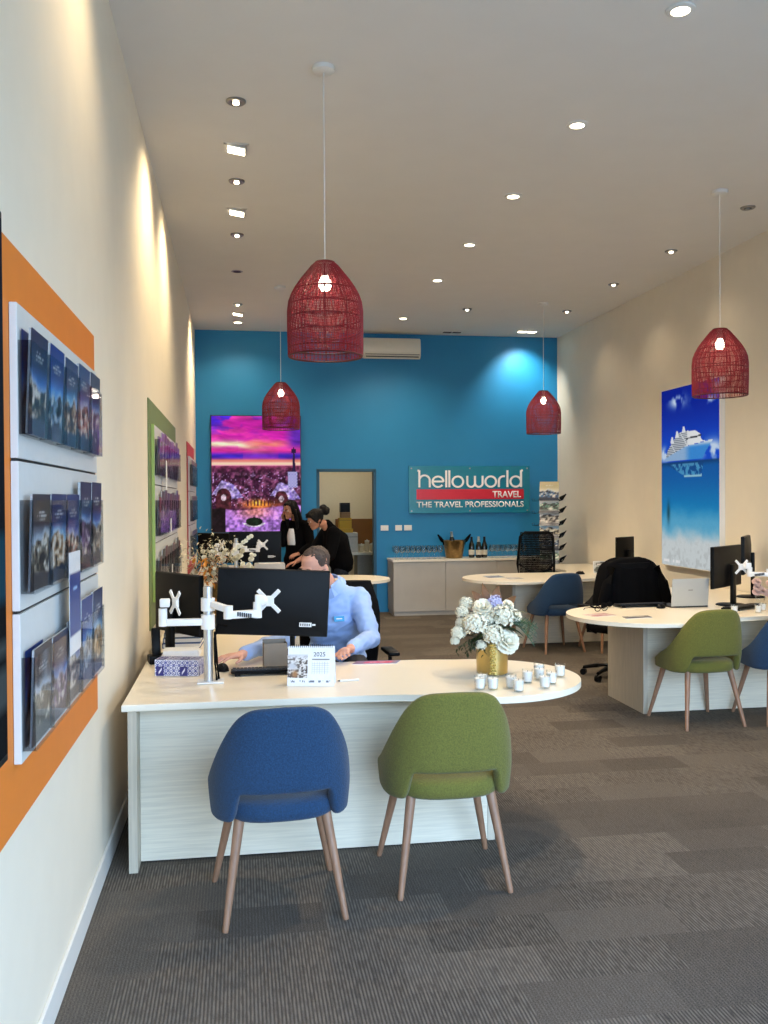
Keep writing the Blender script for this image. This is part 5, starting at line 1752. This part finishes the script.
# far right desk
flat_sheet('leaflet', 'leaflet', 'dark blue leaflet on the rounded end of the far right desk', ((2.80, 10.10), (3.0, 10.13), (2.79, 10.33)), mg((50, 70, 110), (150, 170, 190)), .003)
flat_sheet('leaflet', 'leaflet', 'white leaflet with dark pen strokes near the blue chair on the far right desk', ((2.98, 9.86), (3.16, 9.90), (2.97, 10.06)), mg((214, 210, 204), (170, 170, 170)), .002)
t = thing('photo_card', 'small framed photo leaning upright on the far right desk beside the draped jacket', 'photo', (4.20, 10.46, TZ + .0008), R(-4))
Mp = Matrix.Rotation(R(-10), 4, 'X')
b = BM(); box(b, (0, 0, 0), (.19, .008, .145), .002, Mp); box(b, (.08, .0085, .0), (.11, .05, .006)); obj('frame', b, m_paper, t)
o = Mp @ Vector((.008, -.0006, .008))
picture('photo', o, Mp @ Vector((.182, -.0006, .008)) - o, Mp @ Vector((.008, -.0006, .137)) - o, 16, 14, mg((90, 96, 84), (206, 206, 200)), m_print, t)

# ------------------------------------------------------------------ store room seen through the doorway
t = thing('store_bench', 'grey bench in the store room seen through the doorway', 'bench', (1.3, 14.4, 0))
b = BM(); box(b, (0, 0, .78), (1.3, .5, .82), .003); obj('bench_top', b, m_white, t)
b = BM(); box(b, (.55, .04, .0), (1.29, .48, .779), .002); obj('cupboard', b, mat('grey_cupboard', (150, 146, 136), .6), t)
for x in (.01,):
    b = BM(); box(b, (x, .02, 0), (x + .04, .06, .779)); box(b, (x, .44, 0), (x + .04, .48, .779)); obj('leg', b, m_steel, t)
def carton(name, label, lo, hi, m, strip=None):
    t = thing(name, label, 'box', lo)
    d = Vector(hi) - Vector(lo)
    b = BM(); box(b, (0, 0, 0), d, .004); c = obj('carton_body', b, m, t)
    b = BM(); box(b, (-.0006, -.0006, d.z * .78), (d.x + .0006, d.y + .0006, d.z * .80)); obj('lid_seam', b, strip or m_dark, c)
    return t
m_yel = mat('yellow_card', (222, 170, 30), .6, var=.04)
carton('storage_box', 'white storage box on the store room bench, bottom of the stack', (1.56, 14.45, .821), (1.86, 14.78, 1.132), mat('off_white_card', (206, 202, 190), .7))
carton('storage_box', 'flat yellow box in the store room stack, lower of the two yellow ones', (1.55, 14.47, 1.1325), (1.785, 14.74, 1.195), m_yel)
carton('storage_box', 'taller yellow box in the store room stack', (1.57, 14.48, 1.1955), (1.765, 14.72, 1.368), m_yel)
carton('storage_box', 'brown cardboard box near the top of the store room stack', (1.60, 14.50, 1.3685), (1.75, 14.70, 1.460), m_card)
carton('storage_box', 'black box on top of the store room stack', (1.595, 14.50, 1.4605), (1.745, 14.70, 1.61), m_black)
m_cream = mat('cream_ceramic', (214, 204, 180), .4)
for k, (x, h) in enumerate(((1.93, .13), (2.02, .19), (2.11, .14))):
    t = thing('canister', 'cream canister on the store room bench, %s from the box stack' % ORD[k], 'canister', (x, 14.55, .821), 0, 'canisters in the store room')
    b = BM(); lathe(b, [(.001, 0), (.034, 0), (.036, .004), (.036, h - .03), (.001, h - .03)], 20); obj('jar_body', b, m_cream, t, True)
    b = BM(); lathe(b, [(.001, h - .0295), (.038, h - .0295), (.038, h - .008), (.012, h - .004), (.010, h + .006), (.001, h + .008)], 20); obj('lid', b, m_skirt, t, True)
l = bpy.data.lights.new('store_room_lamp', 'AREA'); l.energy = 10; l.size = .6; l.color = (1, .88, .68)
st = thing('store_room_ceiling_panel', 'ceiling light panel inside the store room', 'ceiling light', (1.7, 14.6, 2.70))
b = BM(); box(b, (-.3, -.3, -.02), (.3, .3, -.001), .003); obj('panel_frame', b, m_skirt, st)
b = BM(); box(b, (-.28, -.28, -.024), (.28, .28, -.0205)); obj('diffuser', b, glow_mat('panel_glow', (255, 236, 200), 2.5), st)
lo_ = bpy.data.objects.new('store_room_lamp', l); COL.objects.link(lo_); lo_.parent = st; lo_.location = (0, 0, -.03)
# ------------------------------------------------------------------ people
def limb(bm, pts, rad, n=14, side=None):
    """closed tapering limb with rounded ends; rad: radius or (half width, half depth) per point; side: width direction"""
    P = [Vector(p) for p in pts]
    q = [(r, r) if not isinstance(r, (tuple, list)) else tuple(r) for r in rad]
    # rounded ends
    d0 = (P[0] - P[1]).normalized(); d1 = (P[-1] - P[-2]).normalized()
    r0 = min(q[0]); r1 = min(q[-1])
    P2 = [P[0] + d0 * r0 * .95, P[0] + d0 * r0 * .6] + P + [P[-1] + d1 * r1 * .6, P[-1] + d1 * r1 * .95]
    q2 = [tuple(v * .3 for v in q[0]), tuple(v * .8 for v in q[0])] + q + [tuple(v * .8 for v in q[-1]), tuple(v * .3 for v in q[-1])]
    out = []; x = None
    for i, p in enumerate(P2):
        d = (P2[min(i + 1, len(P2) - 1)] - P2[max(i - 1, 0)]).normalized()
        if side is not None: x = (Vector(side) - d * Vector(side).dot(d)).normalized()
        elif x is None: x = frame_of(d)[0]
        else: x = (x - d * x.dot(d)).normalized()
        y = d.cross(x)
        out.append([p + x * math.cos(2 * PI * k / n) * q2[i][0] + y * math.sin(2 * PI * k / n) * q2[i][1] for k in range(n)])
    rings(bm, out, True)


HR = [(.0, .020, .070, .020), (.012, .034, .086, .000), (.03, .047, .094, -.025), (.055, .058, .095, -.055), (.085, .066, .092, -.078), (.115, .071, .090, -.092), (.145, .0745, .092, -.099), (.172, .073, .086, -.098), (.195, .063, .068, -.086), (.212, .045, .042, -.064), (.222, .02, .008, -.035)]


def head_ring(z, w_, yf, yb, n=28, k=1.0):
    cy = (yf + yb) / 2; hy = (yf - yb) / 2
    return [Vector((w_ * k * math.cos(2 * PI * q / n), cy + hy * k * math.sin(2 * PI * q / n), z)) for q in range(n)]


def head_bm(bm, M):
    t = BM()
    rings(t, [head_ring(*h) for h in HR], True)
    # nose, brow, lips, chin, cheeks, ears
    rings(t, [[Vector((s * w_, y, z)) for s, y in ((-1, yb), (0, yf), (1, yb))] for z, w_, yf, yb in ((.118, .008, .094, .08), (.10, .010, .103, .08), (.082, .015, .114, .085), (.073, .017, .110, .085), (.069, .010, .096, .085))], True)
    ell(t, (0, .089, .127), (.05, .010, .009))
    ell(t, (0, .0945, .050), (.022, .006, .0055)); ell(t, (0, .0935, .041), (.020, .006, .006)); ell(t, (0, .084, .014), (.022, .012, .014))
    for s in (-1, 1):
        ell(t, (s * .04, .066, .082), (.022, .022, .024))
        ell(t, (s * .073, -.008, .098), (.010, .020, .033), M=Matrix.Rotation(s * .35, 4, 'Z'))
        ell(t, (s * .030, .086, .107), (.014, .007, .006))
    merge(bm, t, M)


def hair_cap(bm, M, front=.172, side_z=.115, back=.05, k=1.10, n=36, drop=0.0):
    t = BM()
    G = []
    for q in range(n):
        a = 2 * PI * q / n                       # sin>0 front
        f = math.sin(a)
        zmin = front if f > .72 else (front + (side_z - front) * sstep(.72, .35, f) if f > -.2 else side_z + (back - side_z) * sstep(-.2, -.75, f))
        zmin = float(zmin)
        col = []
        for i in range(10):
            z = zmin + (.2245 - zmin) * i / 9
            hs = [h[0] for h in HR]
            w_ = float(np.interp(z, hs, [h[1] for h in HR])); yf = float(np.interp(z, hs, [h[2] for h in HR])); yb = float(np.interp(z, hs, [h[3] for h in HR]))
            cy = (yf + yb) / 2; hy = (yf - yb) / 2
            kk = k if i else 1.01
            top = .010 * (i / 9)
            col.append(Vector((w_ * kk * math.cos(a), cy + hy * kk * math.sin(a), z + top)))
        G.append(col)
    V = [[t.verts.new(p) for p in c] for c in G]
    for a in range(n):
        for i in range(9):
            t.faces.new((V[a][i], V[(a + 1) % n][i], V[(a + 1) % n][i + 1], V[a][i + 1]))
    t.faces.new([V[a][9] for a in range(n)])
    t.faces.new([V[a][0] for a in range(n)][::-1])
    merge(bm, t, M)


def hand_bm(bm, wrist, fwd, palm_dn, side, curl=25, spread=1.0, thumb=1, k=1.0):
    """fwd: wrist to knuckles; palm_dn: the way the palm faces; side: towards the thumb"""
    f = Vector(fwd).normalized(); d = Vector(palm_dn); d = (d - f * d.dot(f)).normalized(); s = Vector(side); s = (s - f * s.dot(f) - d * s.dot(d)).normalized()
    w0 = Vector(wrist)
    limb(bm, [w0 - f * .02, w0 + f * .03 * k, w0 + f * .065 * k, w0 + f * .088 * k], [(.026 * k, .020 * k), (.034 * k, .017 * k), (.040 * k, .016 * k), (.037 * k, .012 * k)], 14, s)
    for i, (o, L) in enumerate(((.030, .072), (.0105, .082), (-.0095, .076), (-.0285, .060))):
        p = w0 + f * (.090 - .004 * abs(i - 1)) * k + s * o * k * 1.02
        dirv = (f + s * o * 3.2 * spread).normalized()
        pts = [p - dirv * .012]; an = R(curl * .55)
        rr = [.0095 * k]
        for j, fr in enumerate((.44, .32, .24)):
            dd = dirv * math.cos(an) + d * math.sin(an)
            p = p + dd * L * fr * k; pts.append(p); rr.append((.0088, .0080, .0066)[j] * k); an += R(curl)
        limb(bm, pts, rr, 10)
    p = w0 + f * .022 * k + s * .026 * k
    t1 = p + (f * .55 + s * .75 + d * .25).normalized() * .038 * k; t2 = t1 + (f * .85 + s * .40 + d * .30).normalized() * .032 * k; t3 = t2 + (f * .95 + s * .1 + d * .35).normalized() * .024 * k
    limb(bm, [p, t1, t2, t3], [.0135 * k, .0115 * k, .0098 * k, .0078 * k], 10)


def head_matrix(neck_top, face, upv):
    f = Vector(face).normalized(); u = Vector(upv); u = (u - f * u.dot(f)).normalized(); r_ = f.cross(u)
    M = Matrix((r_, f, u)).transposed().to_4x4(); M.translation = Vector(neck_top)
    return M


def person(label, J, face, hup, hands, mats, voxel=.006, hair='short', name='person', extra=None, bulk=1.0):
    loc = Vector((J['pelvis'][0], J['pelvis'][1], 0))
    t = thing(name, label, 'person', loc)
    J = {k: Vector(v) for k, v in J.items()}
    side = (J['shl'] - J['shr']).normalized(); hs = (J['hipl'] - J['hipr']).normalized()
    MH = head_matrix(J['chin'], face, hup)
    skin, hairm, shirt, trous = mats
    b = BM()
    head_bm(b, MH)
    hb = MH @ Vector((0, -.035, .045))
    mid = J['pelvis'].lerp(J['chest'], .5)
    limb(b, [J['neck'] - Vector((0, 0, .03)), J['neck'].lerp(hb, .5), hb], [.058, .054, .056], 16)
    limb(b, [J['pelvis'], mid, J['chest'], J['chest'].lerp(J['neck'], .7)], [(.155, .10), (.135, .095), (.155, .105), (.11, .075)], 18, side)
    for s in 'lr':
        limb(b, [J['sh' + s], J['sh' + s].lerp(J['el' + s], .5), J['el' + s]], [.052, .046, .038], 14)
        limb(b, [J['el' + s], J['el' + s].lerp(J['wr' + s], .35), J['wr' + s]], [.038, .038, .026], 14)
        limb(b, [J['hip' + s], J['hip' + s].lerp(J['kn' + s], .5), J['kn' + s]], [.080, .07, .052], 14)
        limb(b, [J['kn' + s], J['kn' + s].lerp(J['an' + s], .35), J['an' + s]], [.05, .054, .036], 14)
        hand_bm(b, J['wr' + s], *hands[s])
    body = baked('body', b, voxel, 3, skin, t, loc)
    # hair
    b = BM()
    if hair == 'short':
        hair_cap(b, MH, .196, .125, .045, 1.04)
    elif hair == 'long':
        hair_cap(b, MH, .178, .06, .02, 1.13)
        limb(b, [MH @ Vector((0, -.055, .13)), MH @ Vector((0, -.085, .02)), MH @ Vector((.0, -.10, -.10)), MH @ Vector((.0, -.085, -.20))], [(.082, .05), (.092, .045), (.10, .04), (.07, .025)], 18, MH.to_3x3() @ Vector((1, 0, 0)))
        for s in (-1, 1):
            limb(b, [MH @ Vector((s * .06, .015, .17)), MH @ Vector((s * .082, .01, .08)), MH @ Vector((s * .085, .0, -.02)), MH @ Vector((s * .08, .0, -.13))], [.024, .024, .026, .018], 10)
    elif hair == 'bun':
        hair_cap(b, MH, .165, .075, .0, 1.24)
        ell(b, MH @ Vector((0, -.140, .165)), (.06, .05, .055)); ell(b, MH @ Vector((.03, -.165, .185)), .045); ell(b, MH @ Vector((-.03, -.155, .14)), .042); ell(b, MH @ Vector((0, -.19, .15)), .035)
        for s in (-1, 1): limb(b, [MH @ Vector((s * .05, .06, .19)), MH @ Vector((s * .076, .045, .12)), MH @ Vector((s * .076, .02, .07))], [.02, .018, .010], 10)
    hr = baked('hair', b, .005, 3, hairm, t, loc)
    from mathutils import noise
    nn = [v.normal.copy() for v in hr.data.vertices]
    for v, n_ in zip(hr.data.vertices, nn):
        q = (v.co + loc); v.co += n_ * (.006 * noise.noise(Vector((q.x * 60, q.y * 60, q.z * 22))) + .004 * noise.noise(q * 130))
    # clothing
    b = BM()
    limb(b, [J['pelvis'] - Vector((0, 0, .02)), mid, J['chest'], J['chest'].lerp(J['neck'], .55)], [(.178 * bulk, .125 * bulk), (.165 * bulk, .125 * bulk), (.182 * bulk, .135 * bulk), (.145, .10)], 22, side)
    if extra and extra.get('jacket'): limb(b, [J['chest'].lerp(J['neck'], .6), J['neck'] + (J['neck'] - J['chest']).normalized() * .015], [(.10, .085), (.066, .066)], 18, side)
    limb(b, [J['shr'] - side * -.02, J['chest'].lerp(J['neck'], .72), J['shl'] - side * .02], [.062, .068, .062], 16)
    for s in 'lr':
        e = J['el' + s]; w_ = J['wr' + s]
        limb(b, [J['sh' + s], J['sh' + s].lerp(e, .5), e], [.071 * bulk, .064 * bulk, .056 * bulk], 16)
        cuff = w_.lerp(e, .12) if not extra or not extra.get('short_' + s) else w_.lerp(e, .75)
        limb(b, [e, e.lerp(cuff, .5), cuff], [.056 * bulk, .051 * bulk, .041], 16)
    sh = baked('shirt' if name == 'person' and not (extra and extra.get('jacket')) else 'jacket', b, .009, 3, shirt, t, loc)
    if not (extra and extra.get('jacket')):
        from mathutils import noise
        me = sh.data; me.update()
        nn = [v.normal.copy() for v in me.vertices]
        for v, n_ in zip(me.vertices, nn):
            p = v.co + loc
            q = Vector((p.x * 9 + p.z * 7, p.y * 9, p.z * 17 - p.x * 8))
            v.co += n_ * (.0075 * 1.5 * noise.noise(q) + .006 * noise.noise(q * 2.3))
    b = BM()
    limb(b, [J['pelvis'] + Vector((0, 0, .04)), J['pelvis'] - Vector((0, 0, .04))], [(.172, .122), (.172, .125)], 18, hs)
    for s in 'lr':
        limb(b, [J['hip' + s], J['hip' + s].lerp(J['kn' + s], .5), J['kn' + s]], [.098, .085, .068], 16)
        limb(b, [J['kn' + s], J['kn' + s].lerp(J['an' + s], .5), J['an' + s]], [.068, .06, .055], 16)
    baked('trousers', b, .011, 3, trous, t, loc)
    for s in 'lr':
        b = BM(); fdir = (J['toe' + s] - J['an' + s]); fdir.z = 0; fdir.normalize()
        p = Vector((J['an' + s].x, J['an' + s].y, .035))
        limb(b, [p - fdir * .04, p + fdir * .08, p + fdir * .16], [(.038, .034), (.044, .032), (.036, .022)], 14, Vector((-fdir.y, fdir.x, 0)))
        obj('shoe', b, m_black, t, True, 180, loc)
    b = BM()
    for s in (-1, 1): ell(b, MH @ Vector((s * .030, .0850, .1085)), (.0105, .0105, .0070))
    ey = obj('eyes', b, m_eye, t, True, 180, loc)
    b = BM()
    for s in (-1, 1): ell(b, MH @ Vector((s * .030, .0895, .1085)), (.0062, .0062, .0062))
    obj('iris', b, m_dark, ey, True, 180, loc)
    b = BM()
    for s in (-1, 1): ell(b, MH @ Vector((s * .031, .0965, .126)), (.017, .004, .0035), M=MH.to_3x3().to_4x4())
    obj('eyebrows', b, hairm, t, True, 180, loc)
    return t, MH, loc, sh


# man at the front desk
Jm = dict(pelvis=(.612, 5.76, .675), chest=(.562, 5.62, .97), neck=(.545, 5.565, 1.135), chin=(.460, 5.50, 1.152), shr=(.375, 5.60, 1.055), shl=(.720, 5.575, 1.055),
          elr=(.245, 5.38, .835), wrr=(.0, 5.045, .815), ell=(.765, 5.36, .835), wrl=(.605, 5.075, .825),
          hipr=(.53, 5.72, .615), hipl=(.70, 5.72, .615), knr=(.49, 5.33, .575), knl=(.70, 5.33, .575), anr=(.46, 5.36, .09), anl=(.72, 5.36, .09), toer=(.46, 5.2, 0), toel=(.72, 5.2, 0))
tm, MHm, lm, shm = person('man with short grey-brown hair in a pale blue shirt, typing behind the front desk monitor', Jm, (-.70, -.66, -.24), (-.10, -.22, .97),
          dict(r=((-.72, -.66, .06), (0, 0, -1), (.7, -.7, 0), 14, 1.0, 1, 1.0), l=((-.50, -.80, .06), (.25, -.1, -1), (-.8, .45, 0), 78, .4, 1, 1.0)),
          (m_skin, m_hair, m_shirt, m_trous), .0045)
# collar, name badge, glasses
b = BM()
cpts = []
nk = Vector((.542, 5.552, 1.135)); nd = (Vector((.48, 5.50, 1.21)) - Vector((.545, 5.565, 1.11))).normalized()
x, y, _ = frame_of(nd)
V = []
for i in range(28):
    a = R(-160 + 320 * i / 27) + math.atan2((-y).dot(Vector((.3, -1, 0))), (-x).dot(Vector((.3, -1, 0)))) 
    rad = -(x * math.cos(a) + y * math.sin(a))
    V.append([nk + nd * .030 + rad * .064, nk + nd * .034 + rad * .070, nk - nd * .020 + rad * (.098 + .014 * (abs(i - 13.5) > 10)), nk - nd * .026 + rad * .090])
bv = [[b.verts.new(p) for p in r_] for r_ in V]
for A_, B_ in zip(bv, bv[1:]):
    for k in range(4): b.faces.new((A_[k], A_[(k + 1) % 4], B_[(k + 1) % 4], B_[k]))
b.faces.new(bv[0]); b.faces.new(bv[-1][::-1])
obj('collar', b, m_shirt, shm, True, 50, lm)
for sx in (0, 1):
    b = BM()
    Q = [Vector(p) for p in ((.598, 5.515, 1.188), (.538, 5.474, 1.140), (.560, 5.466, 1.072), (.620, 5.494, 1.126))]
    if sx: Q = [Vector((2 * .505 - p.x, p.y, p.z)) for p in Q]
    rings(b, [Q, [p + Vector((.0, .006, .003)) for p in Q]], True)
    obj('collar_flap', b, m_shirt, shm, False, 40, lm)
b = BM(); Mb_ = Matrix.Translation((.585, 5.452, .945)) @ Matrix.Rotation(R(8), 4, 'Z') @ Matrix.Rotation(R(-12), 4, 'X'); box(b, (-.032, -.004, -.016), (.032, .0, .016), .001, Mb_); bd = obj('name_badge', b, m_badge, shm, False, 40, lm); bd['label'] = 'bright blue name badge'
b = BM(); box(b, (-.018, -.0048, -.002), (.018, -.0042, .004), 0, Mb_); obj('badge_print', b, m_paper, shm, False, 40, lm)
b = BM()
for s in (-1, 1):
    tube(b, [MHm @ Vector((s * .032 + .024 * math.cos(2 * PI * q / 16), .108, .105 + .017 * math.sin(2 * PI * q / 16))) for q in range(16)], .0018, 5, closed=True)
    tube(b, [MHm @ Vector((s * .056, .106, .109)), MHm @ Vector((s * .078, .06, .110)), MHm @ Vector((s * .080, -.01, .106))], .0018, 5)
obj('eyeglasses', b, m_dark, tm, True, 180, lm)

# woman on the phone beside the sunset picture
Jw = dict(pelvis=(.74, 11.92, .93), chest=(.755, 11.94, 1.22), neck=(.735, 11.93, 1.405), chin=(.665, 11.865, 1.425), shr=(.625, 12.01, 1.335), shl=(.865, 11.83, 1.335),
          elr=(.555, 11.92, 1.10), wrr=(.572, 11.966, 1.40), ell=(.90, 11.72, 1.07), wrl=(.74, 11.60, .98),
          hipr=(.66, 11.98, .90), hipl=(.83, 11.87, .90), knr=(.65, 11.95, .48), knl=(.83, 11.84, .48), anr=(.66, 12.0, .09), anl=(.84, 11.88, .09), toer=(.55, 11.9, 0), toel=(.74, 11.8, 0))
tw, MHw, lw_, shw = person('woman with long dark hair in a black jacket, holding a phone by the sunset picture', Jw, (-.72, -.66, -.16), (-.05, -.05, 1),
          dict(r=((.06, -.06, 1), (.66, -.72, 0), (-.72, -.66, 0), 22, .6, 1, .92), l=((-.8, -.5, -.2), (0, .3, -1), (-.3, .8, .2), 25, .8, 1, .92)),
          (m_skin2, m_hairb, m_cloth_black, m_cloth_black), .006, 'long', extra=dict(jacket=True))
b = BM()
dv = Vector((-.72, -.66, 0)).normalized(); sv = Vector((dv.y, -dv.x, 0))
V = []
for i in range(9):
    v = i / 8; z = 1.29 - .21 * v
    c = Vector((.75, 11.935, z)); hw = .030 + .034 * math.sin(min(1, v * 1.6) * PI / 2)
    fr = .140 + .012 * math.sin(v * PI)
    V.append([c + dv * (fr - .03) - sv * hw, c + dv * fr - sv * hw * .8, c + dv * (fr + .012), c + dv * fr + sv * hw * .8, c + dv * (fr - .03) + sv * hw])
rings(b, V, True)
obj('white_top', b, m_paper, tw, True, 60, lw_)['label'] = 'white top under the open jacket'
ph = thing('mobile_phone', 'dark mobile phone held to the ear of the long-haired woman', 'phone', (.596, 11.940, 1.475), R(42.5))
b = BM(); box(b, (-.035, -.004, -.03), (.035, .004, .11), .003, Matrix.Rotation(R(-6), 4, 'Y')); obj('phone_body', b, m_blackg, ph)

# woman bending over the second desk
Jb = dict(pelvis=(1.245, 11.32, .90), chest=(1.16, 11.24, 1.17), neck=(1.065, 11.17, 1.345), chin=(.955, 11.115, 1.325), shr=(1.075, 11.36, 1.26), shl=(1.13, 11.06, 1.255),
          elr=(.90, 11.28, 1.03), wrr=(.68, 11.20, .905), ell=(1.08, 10.99, .99), wrl=(.86, 11.02, .90),
          hipr=(1.22, 11.40, .88), hipl=(1.24, 11.23, .88), knr=(1.20, 11.42, .47), knl=(1.24, 11.24, .47), anr=(1.28, 11.44, .09), anl=(1.32, 11.26, .09), toer=(1.1, 11.4, 0), toel=(1.14, 11.22, 0))
tb, MHb, lb_, shb = person('woman with dark hair in a bun and a black top, bending over the second desk', Jb, (-.86, -.30, -.40), (-.42, -.1, .9),
          dict(r=((-.92, -.30, -.25), (0, 0, -1), (.3, -.95, 0), 18, 1, 1, .92), l=((-.95, .1, -.2), (0, 0, -1), (.1, .95, 0), 18, 1, 1, .92)),
          (m_skin2, m_hairb, m_cloth_black, m_trous), .006, 'bun', extra=dict(jacket=True, short_r=True), bulk=1.22)
